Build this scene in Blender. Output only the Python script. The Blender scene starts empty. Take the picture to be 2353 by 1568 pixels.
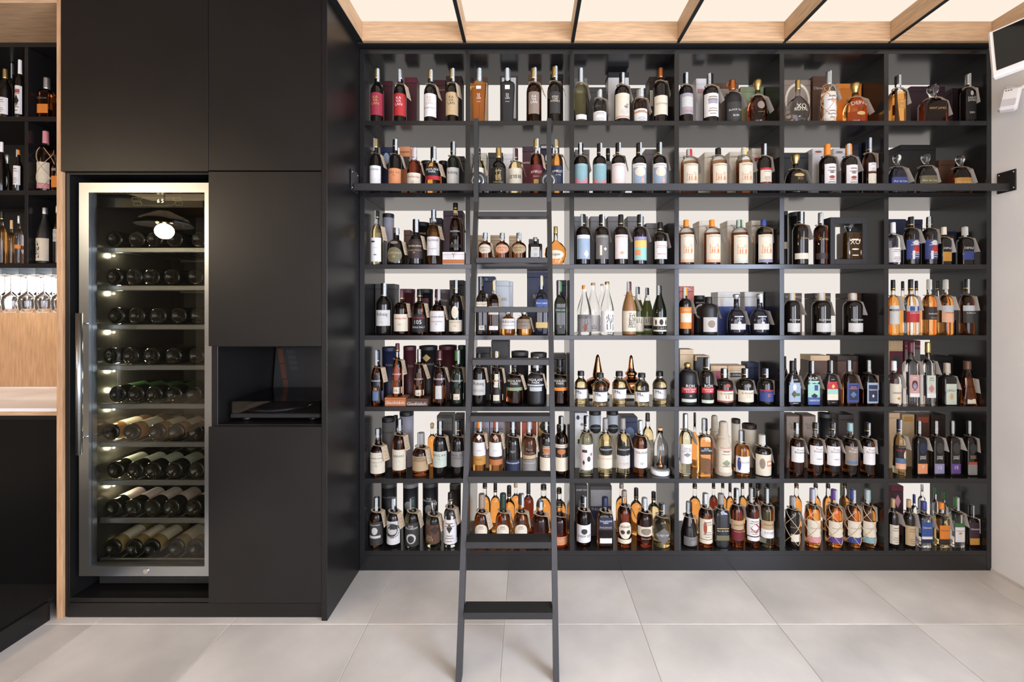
import bpy, bmesh, math, random
from mathutils import Vector, Matrix
random.seed(7)
SC = bpy.context.scene
COL = SC.collection
R = math.radians

# ---------------------------------------------------------------- camera
F, CD, CZ, VX, VY = 989.0, 2.3, 1.4116, 1213.0, 705.0     # focal px, distance to shelf front, height, principal point
cam = bpy.data.cameras.new('camera'); cam_o = bpy.data.objects.new('camera', cam); COL.objects.link(cam_o)
cam.sensor_fit = 'HORIZONTAL'; cam.sensor_width = 36; cam.lens = 36 * F / 2353
cam.shift_x = -(VX - 1176.5) / 2353; cam.shift_y = (VY - 784) / 2353
cam.clip_start = 0.05
cam_o.location = (0, -CD, CZ); cam_o.rotation_euler = (R(90), 0, 0)
SC.camera = cam_o

# ---------------------------------------------------------------- world, light, exposure
w = bpy.data.worlds.new('world'); SC.world = w; w.use_nodes = True
w.node_tree.nodes['Background'].inputs[0].default_value = (0.75, 0.85, 1, 1)
w.node_tree.nodes['Background'].inputs[1].default_value = 0.6
vs = SC.view_settings
vs.view_transform = 'Standard'; vs.look = 'None'; vs.gamma = 1; vs.use_curve_mapping = False
vs.exposure = 0.66
SC.cycles.sample_clamp_indirect = 4
SC.cycles.max_bounces = 8; SC.cycles.transmission_bounces = 8; SC.cycles.transparent_max_bounces = 12
SHELF_LIGHT = 0.55       # radiance of the backlit shelf panels
CEIL_LIGHT = 0.63        # radiance of the stretched luminous ceiling
WINDOW_LIGHT = 13.0
FRONT_FILL = 4.6         # radiance of the added fill panel behind the camera

# ---------------------------------------------------------------- helpers
def lin(c):
    if isinstance(c, str):
        c = tuple(int(c[i:i+2], 16) / 255 for i in (0, 2, 4))
    return tuple(x / 12.92 if x <= .04045 else ((x + .055) / 1.055) ** 2.4 for x in c)

MATS = {}
def mat(name, col, rough=.5, metal=0., trans=0., emit=0., spec=.5, noise=0., nscale=30., ior=1.45, stretch=None, bump=0., coat=0.):
    if name in MATS: return MATS[name]
    m = bpy.data.materials.new(name); m.use_nodes = True; MATS[name] = m
    nt = m.node_tree; b = nt.nodes['Principled BSDF']
    c = lin(col) if isinstance(col, str) else col
    b.inputs['Base Color'].default_value = (*c, 1)
    b.inputs['Roughness'].default_value = rough; b.inputs['Metallic'].default_value = metal
    b.inputs['Transmission Weight'].default_value = trans; b.inputs['IOR'].default_value = ior
    b.inputs['Specular IOR Level'].default_value = spec; b.inputs['Coat Weight'].default_value = coat
    if emit:
        b.inputs['Emission Color'].default_value = (*c, 1); b.inputs['Emission Strength'].default_value = emit
    if noise or bump:
        tc = nt.nodes.new('ShaderNodeTexCoord'); mp = nt.nodes.new('ShaderNodeMapping')
        if stretch: mp.inputs['Scale'].default_value = stretch
        oi = nt.nodes.new('ShaderNodeObjectInfo'); ad = nt.nodes.new('ShaderNodeVectorMath'); ad.operation = 'ADD'
        ml = nt.nodes.new('ShaderNodeMath'); ml.operation = 'MULTIPLY'; ml.inputs[1].default_value = 37.
        nt.links.new(oi.outputs['Random'], ml.inputs[0]); nt.links.new(ml.outputs[0], ad.inputs[1])
        n = nt.nodes.new('ShaderNodeTexNoise'); n.inputs['Scale'].default_value = nscale; n.inputs['Detail'].default_value = 6
        nt.links.new(tc.outputs['Object'], ad.inputs[0]); nt.links.new(ad.outputs[0], mp.inputs[0]); nt.links.new(mp.outputs[0], n.inputs['Vector'])
        if noise:
            rp = nt.nodes.new('ShaderNodeValToRGB'); e = rp.color_ramp.elements
            e[0].position = .3; e[1].position = .72
            e[0].color = (*[x * (1 - noise) for x in c], 1); e[1].color = (*[min(1, x * (1 + noise)) for x in c], 1)
            nt.links.new(n.outputs['Fac'], rp.inputs[0]); nt.links.new(rp.outputs[0], b.inputs['Base Color'])
        if bump:
            bp = nt.nodes.new('ShaderNodeBump'); bp.inputs['Strength'].default_value = bump; bp.inputs['Distance'].default_value = .002
            nt.links.new(n.outputs['Fac'], bp.inputs['Height']); nt.links.new(bp.outputs[0], b.inputs['Normal'])
    return m

def emitter(name, col, s):
    if name in MATS: return MATS[name]
    m = bpy.data.materials.new(name); m.use_nodes = True; MATS[name] = m; nt = m.node_tree
    nt.nodes.remove(nt.nodes['Principled BSDF']); e = nt.nodes.new('ShaderNodeEmission')
    e.inputs[0].default_value = (*lin(col), 1); e.inputs[1].default_value = s
    nt.links.new(e.outputs[0], nt.nodes['Material Output'].inputs[0]); return m

def pane_mat(name, tint, refl=.03):
    m = bpy.data.materials.new(name); m.use_nodes = True; MATS[name] = m; nt = m.node_tree
    nt.nodes.remove(nt.nodes['Principled BSDF'])
    t = nt.nodes.new('ShaderNodeBsdfTransparent'); t.inputs[0].default_value = (*tint, 1)
    g = nt.nodes.new('ShaderNodeBsdfGlossy'); g.inputs['Roughness'].default_value = .0
    lw_ = nt.nodes.new('ShaderNodeLayerWeight'); pw = nt.nodes.new('ShaderNodeMath'); pw.operation = 'POWER'; pw.inputs[1].default_value = 5
    f = nt.nodes.new('ShaderNodeMath'); f.operation = 'MULTIPLY_ADD'; f.inputs[1].default_value = .95; f.inputs[2].default_value = refl
    nt.links.new(lw_.outputs['Facing'], pw.inputs[0]); nt.links.new(pw.outputs[0], f.inputs[0])
    mx = nt.nodes.new('ShaderNodeMixShader'); nt.links.new(f.outputs[0], mx.inputs[0])
    nt.links.new(t.outputs[0], mx.inputs[1]); nt.links.new(g.outputs[0], mx.inputs[2])
    nt.links.new(mx.outputs[0], nt.nodes['Material Output'].inputs[0]); return m

class MB:
    def __init__(s): s.v = []; s.f = []; s.m = []; s.s = []
    def add(s, vs_, fs, m=0, smooth=False):
        o = len(s.v); s.v += [tuple(p) for p in vs_]
        for f in fs: s.f.append(tuple(i + o for i in f)); s.m.append(m); s.s.append(smooth)
        return s
    def box(s, x0, x1, y0, y1, z0, z1, m=0, bev=0.0):
        b = min(bev, abs(x1-x0)*.45, abs(y1-y0)*.45, abs(z1-z0)*.45)
        if b <= 0:
            P = [(x, y, z) for z in (z0, z1) for y in (y0, y1) for x in (x0, x1)]
            return s.add(P, [(0,2,3,1),(4,5,7,6),(0,1,5,4),(2,6,7,3),(0,4,6,2),(1,3,7,5)], m)
        bm = bmesh.new(); bmesh.ops.create_cube(bm, size=1)
        for v in bm.verts:
            v.co = ((x0+x1)/2 + v.co.x*(x1-x0), (y0+y1)/2 + v.co.y*(y1-y0), (z0+z1)/2 + v.co.z*(z1-z0))
        bmesh.ops.bevel(bm, geom=bm.edges[:], offset=b, segments=1, affect='EDGES')
        bm.verts.ensure_lookup_table()
        s.add([v.co[:] for v in bm.verts], [[v.index for v in f.verts] for f in bm.faces], m); bm.free(); return s
    def lathe(s, prof, seg=24, n=2., ry=1., m=0, axis='z', c=(0,0,0), smooth=True, mfun=None):
        ring = []
        for k in range(seg):
            t = 2*math.pi*k/seg; sx, cx = math.sin(t), math.cos(t)
            ring.append((math.copysign(abs(sx)**(2/n), sx), -ry*math.copysign(abs(cx)**(2/n), cx)))
        o = len(s.v); P = []
        for r, z in prof:
            for a, b in ring: P.append((r*a, r*b, z))
        if axis == 'y': P = [(x, z, -y) for x, y, z in P]
        if axis == 'x': P = [(z, y, -x) for x, y, z in P]
        P = [(x+c[0], y+c[1], z+c[2]) for x, y, z in P]
        s.v += P
        for i in range(len(prof)-1):
            mm = mfun(prof[i], prof[i+1]) if mfun else m
            for k in range(seg):
                k2 = (k+1) % seg
                s.f.append((o+i*seg+k, o+i*seg+k2, o+(i+1)*seg+k2, o+(i+1)*seg+k)); s.m.append(mm); s.s.append(smooth)
        if prof[0][0] > 1e-6: s.f.append(tuple(o+k for k in reversed(range(seg)))); s.m.append(mfun(prof[0], prof[1]) if mfun else m); s.s.append(False)
        if prof[-1][0] > 1e-6: s.f.append(tuple(o+(len(prof)-1)*seg+k for k in range(seg))); s.m.append(mfun(prof[-2], prof[-1]) if mfun else m); s.s.append(False)
        return s
    def tube(s, pts, r, seg=6, m=0, cap=True, smooth=True):
        pts = [Vector(p) for p in pts]; o = len(s.v); n = len(pts)
        for i, p in enumerate(pts):
            d = (pts[min(i+1, n-1)] - pts[max(i-1, 0)]).normalized()
            u = d.orthogonal() if abs(d.z) > .9 else Vector((0,0,1)).cross(d); u.normalize(); v = d.cross(u)
            for k in range(seg):
                t = 2*math.pi*k/seg + math.pi/seg; s.v.append(tuple(p + (u*math.cos(t) + v*math.sin(t))*r))
        for i in range(n-1):
            for k in range(seg):
                k2 = (k+1) % seg; s.f.append((o+i*seg+k, o+i*seg+k2, o+(i+1)*seg+k2, o+(i+1)*seg+k)); s.m.append(m); s.s.append(smooth)
        if cap:
            s.f.append(tuple(o+k for k in reversed(range(seg)))); s.m.append(m); s.s.append(False)
            s.f.append(tuple(o+(n-1)*seg+k for k in range(seg))); s.m.append(m); s.s.append(False)
        return s
    def mesh(s, name):
        me = bpy.data.meshes.new(name); me.from_pydata(s.v, [], s.f)
        me.polygons.foreach_set('material_index', s.m); me.polygons.foreach_set('use_smooth', s.s); me.update(); return me
    def build(s, name, mats, parent=None, loc=None, **kw):
        me = s.mesh(name)
        for m in (mats if isinstance(mats, (list, tuple)) else [mats]): me.materials.append(m)
        return link(name, me, parent, loc, **kw)

def link(name, data, parent=None, loc=None, **kw):
    o = bpy.data.objects.new(name, data); COL.objects.link(o)
    if parent: o.parent = parent
    if loc: o.location = loc
    for k, v in kw.items(): o[k] = v
    return o
def empty(name, loc, **kw):
    o = link(name, None, None, loc, **kw); o.empty_display_size = .02; return o
def box(name, x0, x1, y0, y1, z0, z1, m, parent=None, bev=0., **kw):
    """box mesh; with a parent the coordinates are relative to the parent"""
    cx, cy, cz = (x0+x1)/2, (y0+y1)/2, min(z0, z1)
    return MB().box(x0-cx, x1-cx, y0-cy, y1-cy, z0-cz, z1-cz, 0, bev).build(name, m, parent, (cx, cy, cz), **kw)
def S(name, **kw): return dict(kind='structure')
def at(px, py, y):
    k = (CD + y) / F; return Vector(((px-VX)*k, y, CZ - (py-VY)*k))

# ---------------------------------------------------------------- shared materials
LAM = mat('black_laminate', (.0085, .0077, .0071), .34, noise=.12, nscale=5, spec=.42)
SHELFM = mat('charcoal_shelf_laminate', (.0125, .0118, .0118), .2, spec=.55)
STEEL = mat('black_powder_steel', (.019, .018, .018), .42, noise=.08, nscale=60)
WOOD = mat('oak_veneer', 'B8906A', .5, noise=.2, nscale=9, stretch=(12, 12, 1), bump=.05)
WOODY = mat('oak_veneer_beam', 'BC9A76', .5, noise=.2, nscale=9, stretch=(12, 1, 12), bump=.05)
WOODH = mat('oak_veneer_lengthwise', 'BC9A76', .5, noise=.2, nscale=9, stretch=(1, 12, 12), bump=.05)
BLACK = mat('matte_black', (.008, .008, .008), .6)
WALL = mat('white_plaster', 'F7F5F2', .8, noise=.03, nscale=4)
STAIN = mat('brushed_stainless', 'B4BAC0', .28, metal=1, noise=.06, nscale=40, stretch=(1, 1, 30))
CHROME = mat('chrome', 'D8D8D8', .12, metal=1)
WHITEPL = mat('white_plastic', 'EDEAE8', .35)
CARDK = mat('kraft_card', 'C9B294', .8, noise=.06, nscale=90)
CARDW = mat('pale_card_back', 'D6D0C8', .8)
SEALM = mat('tax_seal_paper', 'AEB3B1', .55, noise=.2, nscale=140)

# ---------------------------------------------------------------- room
XR, XL, YB, YN, ZC = 2.48, -5.6, .36, -5.6, 2.907
FL = box('floor', XL, XR, YN, YB, -.06, -.003, mat('grout', 'EAE6DE', .9), kind='structure')
TILE = mat('grey_stone_tile', 'D9D3CA', .32, noise=.19, nscale=2.6, bump=.03)
tp = .6075; tx0 = -.7116; ty0 = -.3875
tm = MB().box(0, tp-.003, 0, tp-.003, -.02, 0, 0, .0012).mesh('tile'); tm.materials.append(TILE)
for i in range(-8, 6):
    for j in range(-6, 2):
        x0, y0 = tx0 + i*tp, ty0 + j*tp
        if x0 > XR - .01 or x0 < XL - .01: continue
        me = tm
        if x0 + tp > XR - .003 or y0 + tp > .34:
            me = MB().box(0, min(tp-.003, XR-x0-.004), 0, min(tp-.003, .34-y0), -.02, 0, 0, .0012).mesh('tile'); me.materials.append(TILE)
        o = link('tile', me, FL); o.location = (x0 - FL.location.x, y0 - FL.location.y, .06)
box('wall_back', XL, XR+.1, YB, YB+.1, 0, 3.1, WALL, kind='structure')
box('wall_left', XL-.1, XL, YN, YB, 0, 3.1, mat('dark_wall_panelling', '4E463F', .8, noise=.04, nscale=3), kind='structure')
# front wall behind the camera, its opening holds an added fill light
sx0, sx1, sz0, sz1 = -1.9, 2.1, .12, 2.62
wf = MB().box(XL, sx0, YN-.1, YN, 0, 3.1).box(sx1, XR, YN-.1, YN, 0, 3.1).box(sx0, sx1, YN-.1, YN, 0, sz0).box(sx0, sx1, YN-.1, YN, sz1, 3.1)
wf.build('wall_front', mat('greige_plaster', 'D8D0C6', .8, noise=.04, nscale=3), kind='structure')
W2 = empty('front_fill_panel', ((sx0+sx1)/2, YN-.05, sz0), kind='structure'); hw2 = (sx1-sx0)/2; h2 = sz1-sz0  # added glowing panel framed like a window, brightens floor, labels and shelf fronts
f = MB()
for x in (-hw2, -hw2/3-.03, hw2/3-.03, hw2-.06): f.box(x, x+.06, -.03, .03, 0, h2, 0, .004)
f.box(-hw2, hw2, -.03, .03, 0, .08, 0, .004).box(-hw2, hw2, -.03, .03, h2-.06, h2, 0, .004)
f.build('window_frame', STEEL, W2)
MB().box(-hw2, hw2, -.04, -.032, 0, h2).build('pane', emitter('front_fill_glow', 'F4F3FF', FRONT_FILL), W2)
# right wall with its shop window (behind the camera)
wy0, wy1, wz0, wz1 = -4.6, -2.0, .25, 2.55
wr = MB()
wr.box(XR, XR+.1, wy1, YB, 0, 3.1).box(XR, XR+.1, YN, wy0, 0, 3.1).box(XR, XR+.1, wy0, wy1, 0, wz0).box(XR, XR+.1, wy0, wy1, wz1, 3.1)
wr.build('wall_right', WALL, kind='structure')
W1 = empty('window_1', (XR+.05, (wy0+wy1)/2, wz0), kind='structure')
h = wz1 - wz0; q = (wy1-wy0)/2
f = MB()
for y in (-q, -.03, q-.06): f.box(-.03, .03, y, y+.06, 0, h, 0, .004)
f.box(-.03, .03, -q, q, 0, .06, 0, .004).box(-.03, .03, -q, q, h-.06, h, 0, .004)
f.build('window_frame', STEEL, W1)
MB().box(.032, .04, -q, q, 0, h).build('pane', emitter('daylit_frosted_pane', 'D9E6FF', WINDOW_LIGHT), W1)
box('baseboard_right', XR-.008, XR-.0005, -4, -.001, .0005, .012, mat('sealant', 'D9D2C8', .7), kind='structure')

# luminous ceiling with oak boards
CE = box('ceiling', XL, XR, YN, YB, ZC+.03, ZC+.13, WALL, kind='structure')
def ch(name, x0, x1, y0, y1, z0, z1, m, bev=0., par=CE, **kw):
    l = par.location; return box(name, x0-l.x, x1-l.x, y0-l.y, y1-l.y, z0-l.z, z1-l.z, m, par, bev, **kw)
bx = [-.878, -.334, .2354, .793, 1.353, 1.908, 2.44]
LUM = emitter('stretched_luminous_ceiling', 'FFF0DF', CEIL_LIGHT)
zb = 2.806
BT = .017
for i in range(6):
    ch('ceiling_light_panel', bx[i]+BT/2, bx[i+1]-BT/2, YN+.02, -.045, ZC, ZC+.02, LUM)
for i, x in enumerate(bx):
    x0, x1 = x-BT/2, x+BT/2
    b = MB().box(x0-x, x1-x, YN+.02, -.045, .004, ZC+.028-zb).box(x0-x-.0004, x1-x+.0004, YN+.02, -.045, 0, .004, 1)
    o = b.build('beam', [WOODY, BLACK], CE); o.location = (x-CE.location.x, -CE.location.y, zb-CE.location.z)
for i in range(6):   # oak fascia between the beams, above the shelving
    ch('fascia_board', bx[i]+BT/2, bx[i+1]-BT/2, -.044, -.026, zb, ZC+.02, WOODH)
ch('shadow_gap', -.9, XR, -.026, .3, 2.80, ZC, BLACK)
ch('edge_board', bx[0]-.03, bx[0]-BT/2-.0005, YN+.02, -.045, zb, ZC+.02, BLACK)
ch('edge_board', bx[-1]+BT/2+.0005, XR-.001, YN+.02, -.045, zb, ZC+.02, WOODH)
ch('timber_ceiling', XL, -.91, YN+.02, -.36, ZC, ZC+.02, mat('brown_timber_ceiling', '8A6A4A', .5, noise=.2, nscale=6, stretch=(1, 8, 1)))

# ---------------------------------------------------------------- backlit shelving unit
ZT = [2.7883, 2.4058, 2.0209, 1.6381, 1.2581, .8767, .4921, .1058]     # tops of the boards
XD = [-.886, -.321, .2349, .7953, 1.358, 1.916, 2.465]                 # centres of the uprights
BTK = .0245; DP = .335
SU = empty('shelving_unit', ((-.9+2.477)/2, DP/2, 0), label='tall charcoal wall shelving unit with six backlit bays full of bottles', category='shelving')
def sh(name, x0, x1, y0, y1, z0, z1, m, bev=0.0008, par=SU):
    l = par.location; return box(name, x0-l.x, x1-l.x, y0-l.y, y1-l.y, z0-l.z, z1-l.z, m, par, bev)
sh('side_panel', -.899, -.8725, 0, DP, 0, ZT[0], SHELFM); sh('side_panel', 2.4525, 2.4775, 0, DP, 0, ZT[0], SHELFM)
for z in ZT: sh('shelf_board', -.872, 2.452, 0.0004, DP, z-BTK, z, SHELFM)
sh('plinth', -.872, 2.452, .001, .02, 0, ZT[7]-BTK-.001, SHELFM)
for r in range(7):
    for x in XD[1:-1]: sh('divider', x-.0122, x+.0122, 0.0002, DP-.012, ZT[r+1], ZT[r]-BTK, SHELFM)
PANEL = emitter('backlit_opal_panel', 'FFF7F0', SHELF_LIGHT)
for r in range(7):
    for c in range(6):
        o = sh('light_panel', XD[c]+.0135, XD[c+1]-.0135, DP-.01, DP-.002, ZT[r+1], ZT[r]-BTK, PANEL, 0)
sh('back_board', -.899, 2.4775, DP, DP+.012, 0, ZT[0], WALL, 0)
WARM = emitter('warm_bar_ceiling_light', 'FFDDB0', 2.4)
for i in range(2): ch('bar_light_panel', -5.3, -3.3, -4.4+i*.95, -3.55+i*.95, ZC-.004, ZC-.0005, WARM)
# ---------------------------------------------------------------- tall black cabinets on the left
FY = -.343
def child(par):
    def g(name, x0, x1, y0, y1, z0, z1, m, bev=.0008, p=None):
        l = par.location; b = p.location if p else Vector()
        return box(name, x0-l.x-b.x, x1-l.x-b.x, y0-l.y-b.y, y1-l.y-b.y, z0-l.z-b.z, z1-l.z-b.z, m, p or par, bev)
    return g
CB = empty('tall_cabinet', (-1.5, 0, 0), label='full-height matte black cabinet wall with built-in wine cooler and open niche', category='cabinet')
g = child(CB)
D = .022
g('side_panel', -2.104, -2.084, FY, .34, 0, 2.9, LAM)
g('door', -2.102, -1.4400, FY-D+.001, FY-.001, 2.021, 2.90, LAM, .0012)
g('door', -1.4372, -.9275, FY-D+.001, FY-.001, 2.0245, 2.90, LAM, .0012)
g('door', -1.4372, -.9275, FY-D+.001, FY-.001, 1.2335, 2.0195, LAM, .0012)
g('door', -1.4372, -.9275, FY-D+.001, FY-.001, .0765, .871, LAM, .0012)
g('end_panel', -.926, -.9005, FY-D-.004, .34, 0.0, 2.9, LAM, .0012)
g('upright', -1.4372, -1.41, FY, .34, .06, 2.9, LAM)
g('shelf_board', -2.083, -1.4375, FY, .33, 2.012, 2.03, LAM)
g('shelf_board', -1.409, -.927, FY, .33, 1.229, 1.2475, LAM); g('shelf_board', -1.409, -.927, FY, .33, .858, .877, LAM)
g('sill_board', -2.083, -1.4375, FY, .33, .066, .0855, LAM)
g('back_board', -2.083, -.927, .331, .341, .02, 2.9, LAM, 0)
g('plinth', -2.09, -.927, FY-.004, FY+.014, .001, .0645, LAM)
PT = box('oak_partition', -2.1305, -2.105, FY-.012, .34, 0, 2.9, WOOD, bev=.001, label='narrow oak end panel between bar niche and black cabinets', category='panel')

# turntable and an added sleeve with a painted reflection in the open niche
TT = empty('turntable', (-1.1745, -.13, .8785), label='black turntable under a clear dust cover in the cabinet niche', category='turntable')
g = child(TT)
TBK = mat('satin_black_plastic', (.012, .012, .013), .35)
g('plinth', -1.385, -.9646, -.30, .05, .8925, .914, TBK, .004)
for x in (-1.33, -1.015):
    for y in (-.26, .01):
        MB().lathe([(.018, 0), (.02, .004), (.018, .0138)], 16).build('foot', TBK, TT, (x+1.1745, y+.13, .0001))
MB().lathe([(.145, 0), (.147, .002), (.147, .012), (.142, .014)], 40).build('platter', mat('dark_platter', (.02, .02, .022), .3), TT, (-.06, -.01, .036))
MB().tube([(.14, .1, .055), (.14, .02, .058), (.11, -.08, .053)], .004, 8).lathe([(.02, 0), (.02, .02)], 16, c=(.14, .1, .0356)).build('tonearm', CHROME, TT)
cv = MB(); x0, x1, y0, y1, z0, z1 = -.207, .207, -.166, .176, .0358, .0925; t = .003
cv.box(x0, x1, y0, y1, z1-t, z1).box(x0, x1, y0, y0+t, z0, z1-t).box(x0, x1, y1-t, y1, z0, z1-t).box(x0, x0+t, y0+t, y1-t, z0, z1-t).box(x1-t, x1, y0+t, y1-t, z0, z1-t)
cv.build('dust_cover', pane_mat('smoked_acrylic', (.75, .75, .78)), TT)
RS = empty('reflection_sleeve', (-1.25, .062, .8785), label='black sleeve with an orange stripe painted as a reflection behind the turntable', category='record')
RS.rotation_euler = (R(-7), 0, 0)
MB().box(-.155, .155, 0, .004, 0, .31, 0, .001).build('sleeve', mat('sleeve_print_black', (.01, .01, .01), .4), RS)
st = MB()
for k in range(3): st.add([(-.145+.010*k*2, -.0006, .30-.085*k), (-.118+.010*k*2, -.0006, .30-.085*k), (-.101+.010*k*2, -.0006, .222-.085*k), (-.128+.010*k*2, -.0006, .222-.085*k)], [(3, 2, 1, 0)])
st.build('orange_reflection', mat('reflection_orange', '4A260E', .5), RS)  # stripes imitate a reflection, painted onto the added sleeve
st = MB()
for k in range(4): st.add([(-.095+.008*k, -.0006, .295-.03*k), (-.05+.008*k, -.0006, .295-.03*k), (-.045+.008*k, -.0006, .272-.03*k), (-.09+.008*k, -.0006, .272-.03*k)], [(3, 2, 1, 0)])
st.build('grey_reflection', mat('reflection_grey', '2C2C2E', .5), RS)

# ---------------------------------------------------------------- wine cooler
WC = empty('wine_cooler', (-1.7475, -.03, .0862), label='tall stainless framed glass-door wine cooler built into black cabinet', category='wine cooler')
g = child(WC)
CBK = mat('cooler_black', (.012, .012, .012), .35)
CIN = mat('cooler_inner_liner', (.05, .05, .045), .22, metal=.6)
cx0, cx1, cz0, cz1 = -2.052, -1.4445, .155, 1.985
g('shell_side', cx0, cx0+.012, -.290, .26, cz0, cz1, CIN, 0); g('shell_side', cx1-.012, cx1, -.290, .26, cz0, cz1, CIN, 0)
g('shell_top', cx0+.0125, cx1-.0125, -.290, .26, cz1-.04, cz1, CBK, 0); g('shell_bottom', cx0+.0125, cx1-.0125, -.290, .26, cz0, cz0+.03, CBK, 0)
g('shell_back', cx0+.0125, cx1-.0125, .25, .26, cz0+.031, cz1-.041, CIN, 0)
gk = g('kick_grille', cx0+.03, cx1-.03, -.27, -.25, .105, .152, CBK, .002)
for i in range(6):
    for k in range(2): g('slot', cx0+.12+i*.065, cx0+.17+i*.065, -.2712, -.2702, .117+.017*k, .123+.017*k, BLACK, 0, gk)
for x in (cx0+.04, cx1-.04):
    for y in (-.2, .2): MB().lathe([(.02, 0), (.02, .02), (.012, .022), (.012, .0685)], 12).build('foot', CBK, WC, (x+1.7475, y+.03, 0))
DR = empty('door', (0, 0, 0)); DR.parent = WC; DR.location = (0, 0, 0)
dx0, dx1, dz0, dz1 = -2.0505, -1.4445, .180, 1.978; fw = .0445
fr = MB()
def quadprism(P, y0, y1, mb, m=0):
    n = len(P); V = [(x, y0, z) for x, z in P] + [(x, y1, z) for x, z in P]
    mb.add(V, [tuple(range(n)), tuple(reversed(range(n, 2*n)))] + [(i, i+n, (i+1) % n+n, (i+1) % n) for i in range(n)], m)
O = [(dx0, dz0), (dx1, dz0), (dx1, dz1), (dx0, dz1)]; I = [(dx0+fw, dz0+fw), (dx1-fw+.012, dz0+fw), (dx1-fw+.012, dz1-fw), (dx0+fw, dz1-fw)]
for k in range(4):
    m_ = MB(); a, b = k, (k+1) % 4
    quadprism([O[a], O[b], I[b], I[a]], -.334, -.296, m_)
    m_.v = [(x+1.7475, y+.03, z-.0862) for x, y, z in m_.v]
    m_.build('frame_rail', STAIN, DR)
l = WC.location
MB().box(dx0+fw-l.x, dx1-fw+.012-l.x, -.322-l.y, -.317-l.y, dz0+fw-l.z, dz1-fw-l.z).build('glass_pane', pane_mat('tinted_door_glass', (.80, .79, .74)), DR)
hd = MB(); hx = (174-VX)/526.; 
zt, zb_ = CZ-(720-VY)/526, CZ-(1048-VY)/526
hd.tube([(hx-l.x, -.405-l.y, zb_-l.z), (hx-l.x, -.405-l.y, zt-l.z)], .0115, 16)
hh = hd.build('handle', STAIN, DR)
for z in (zt-.048, zb_+.058): MB().tube([(hx-l.x, -.405-l.y, z-l.z), (dx0+.03-l.x, -.338-l.y, z-l.z), (dx0+.03-l.x, -.334-l.y, z-l.z)], .005, 8).build('handle_post', CHROME, hh)
MB().lathe([(.011, 0), (.011, .003), (.007, .004), (.0, .004)], 20, axis='y').build('lock', CHROME, DR, (-1.7435-l.x+.0, -.338-l.y, .203-l.z))
# control panel
cp = empty('control_panel', (0, 0, 0)); cp.parent = WC
y = -.262; k = (CD+y)/F
def P2(px, py): return ((px-VX)*k-l.x, CZ-(py-VY)*k-l.z)
xa, za = P2(215, 452); xb, zb2 = P2(466, 477)
MB().box(xa, xb, y-l.y, y+.03-l.y, zb2, za+.015).build('panel_body', CBK, cp)
OL = emitter('panel_outline', 'C8BE8C', .3)
def outline(px0, px1, py0, py1, r, name):
    a0, b1 = P2(px0, py0); a1, b0 = P2(px1, py1); pts = []
    rr = min(r, (a1-a0)/2, (b1-b0)/2)
    for cx_, cz_, t0 in ((a1-rr, b1-rr, 0), (a0+rr, b1-rr, 90), (a0+rr, b0+rr, 180), (a1-rr, b0+rr, 270)):
        for s_ in range(5): t = R(t0+s_*22.5); pts.append((cx_+rr*math.cos(t), y-.001-l.y, cz_+rr*math.sin(t)))
    MB().tube(pts+[pts[0]], .0009, 4, cap=False).build(name, OL, cp)
DIG = P2(369, 462); DIG = (DIG[0], y-.0015-l.y, DIG[1])
outline(323, 403, 454, 472, .03, 'display_outline')
for a in ((304, 320, 454, 462), (307, 326, 464, 472), (398, 416, 454, 462), (404, 420, 464, 472)): outline(*a, .002, 'button_outline')
# racks, LEDs
RZ = [1.680, 1.500, 1.3147, 1.1228, .9392, .7577, .5762, .3967, .2049]
for z in RZ:
    rk = empty('rack', (0, 0, z-l.z)); rk.parent = WC
    MB().box(-2.030-l.x, -1.459-l.x, -.262-l.y, -.248-l.y, -.0125, .0125, 0, .003).build('front_bar', mat('rack_steel', '9AA0A6', .35, metal=.85), rk)
    rl = MB()
    for i in range(9): x = -2.02+i*.069-l.x; rl.tube([(x, -.248-l.y, .002), (x, .23-l.y, .002)], .003, 5)
    rl.box(-2.035-l.x, -1.459-l.x, .22-l.y, .235-l.y, -.008, .008)
    rl.build('rack_wires', mat('rack_wire', '6E6A60', .4, metal=.8), rk)
LEDM = emitter('warm_led', 'FFF3CE', 60)
for i, py in enumerate((588, 675, 764, 853, 897, 941, 1029, 1116, 1243)):
    p = at(249, py, -.18); x = cx0+.0125
    MB().lathe([(.005, 0), (.004, .003), (0, .005)], 10, axis='x').build('led', LEDM, WC, (x-l.x, p.y-l.y, p.z-l.z))
    li = bpy.data.lights.new('cooler_led_light', 'POINT'); li.energy = .5; li.color = (1, .9, .66); li.shadow_soft_size = .012
    lo = link('cooler_led_light', li, WC); lo.location = (x+.03-l.x, p.y-l.y, p.z-l.z)

# ---------------------------------------------------------------- ladder rail
RY0, RY1 = -.094, -.079
RL = empty('ladder_rail', (.79, -.086, 2.008), label='flat dark steel ladder rail running across the shelving below the second shelf', category='rail')
g = child(RL)
g('bar', -.893, 2.472, RY0, RY1, 2.008, 2.0445, STEEL, .0015)
for x0, x1 in ((-.8995, -.8935), (2.4725, 2.4785)):
    br = g('wall_bracket', x0, x1, -.118, -.03, 2.004, 2.112, STEEL, .0015)
    for yy, zz in ((-.108, .015), (-.04, .095), (-.108, .095)):
        s_ = 1 if x0 < 0 else -1
        m_ = MB().lathe([(.005, 0), (.0045, .002), (0, .003)], 10, axis='x')
        m_.v = [(x*s_, y_, z_) for x, y_, z_ in m_.v]
        m_.build('screw', CHROME, br, (.003*s_, yy+.074, zz))
for x in (-.6, 0.5, 1.6): g('standoff', x-.01, x+.01, RY1+.0003, -.0005, 2.0130, 2.0195, STEEL, .001)

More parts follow.
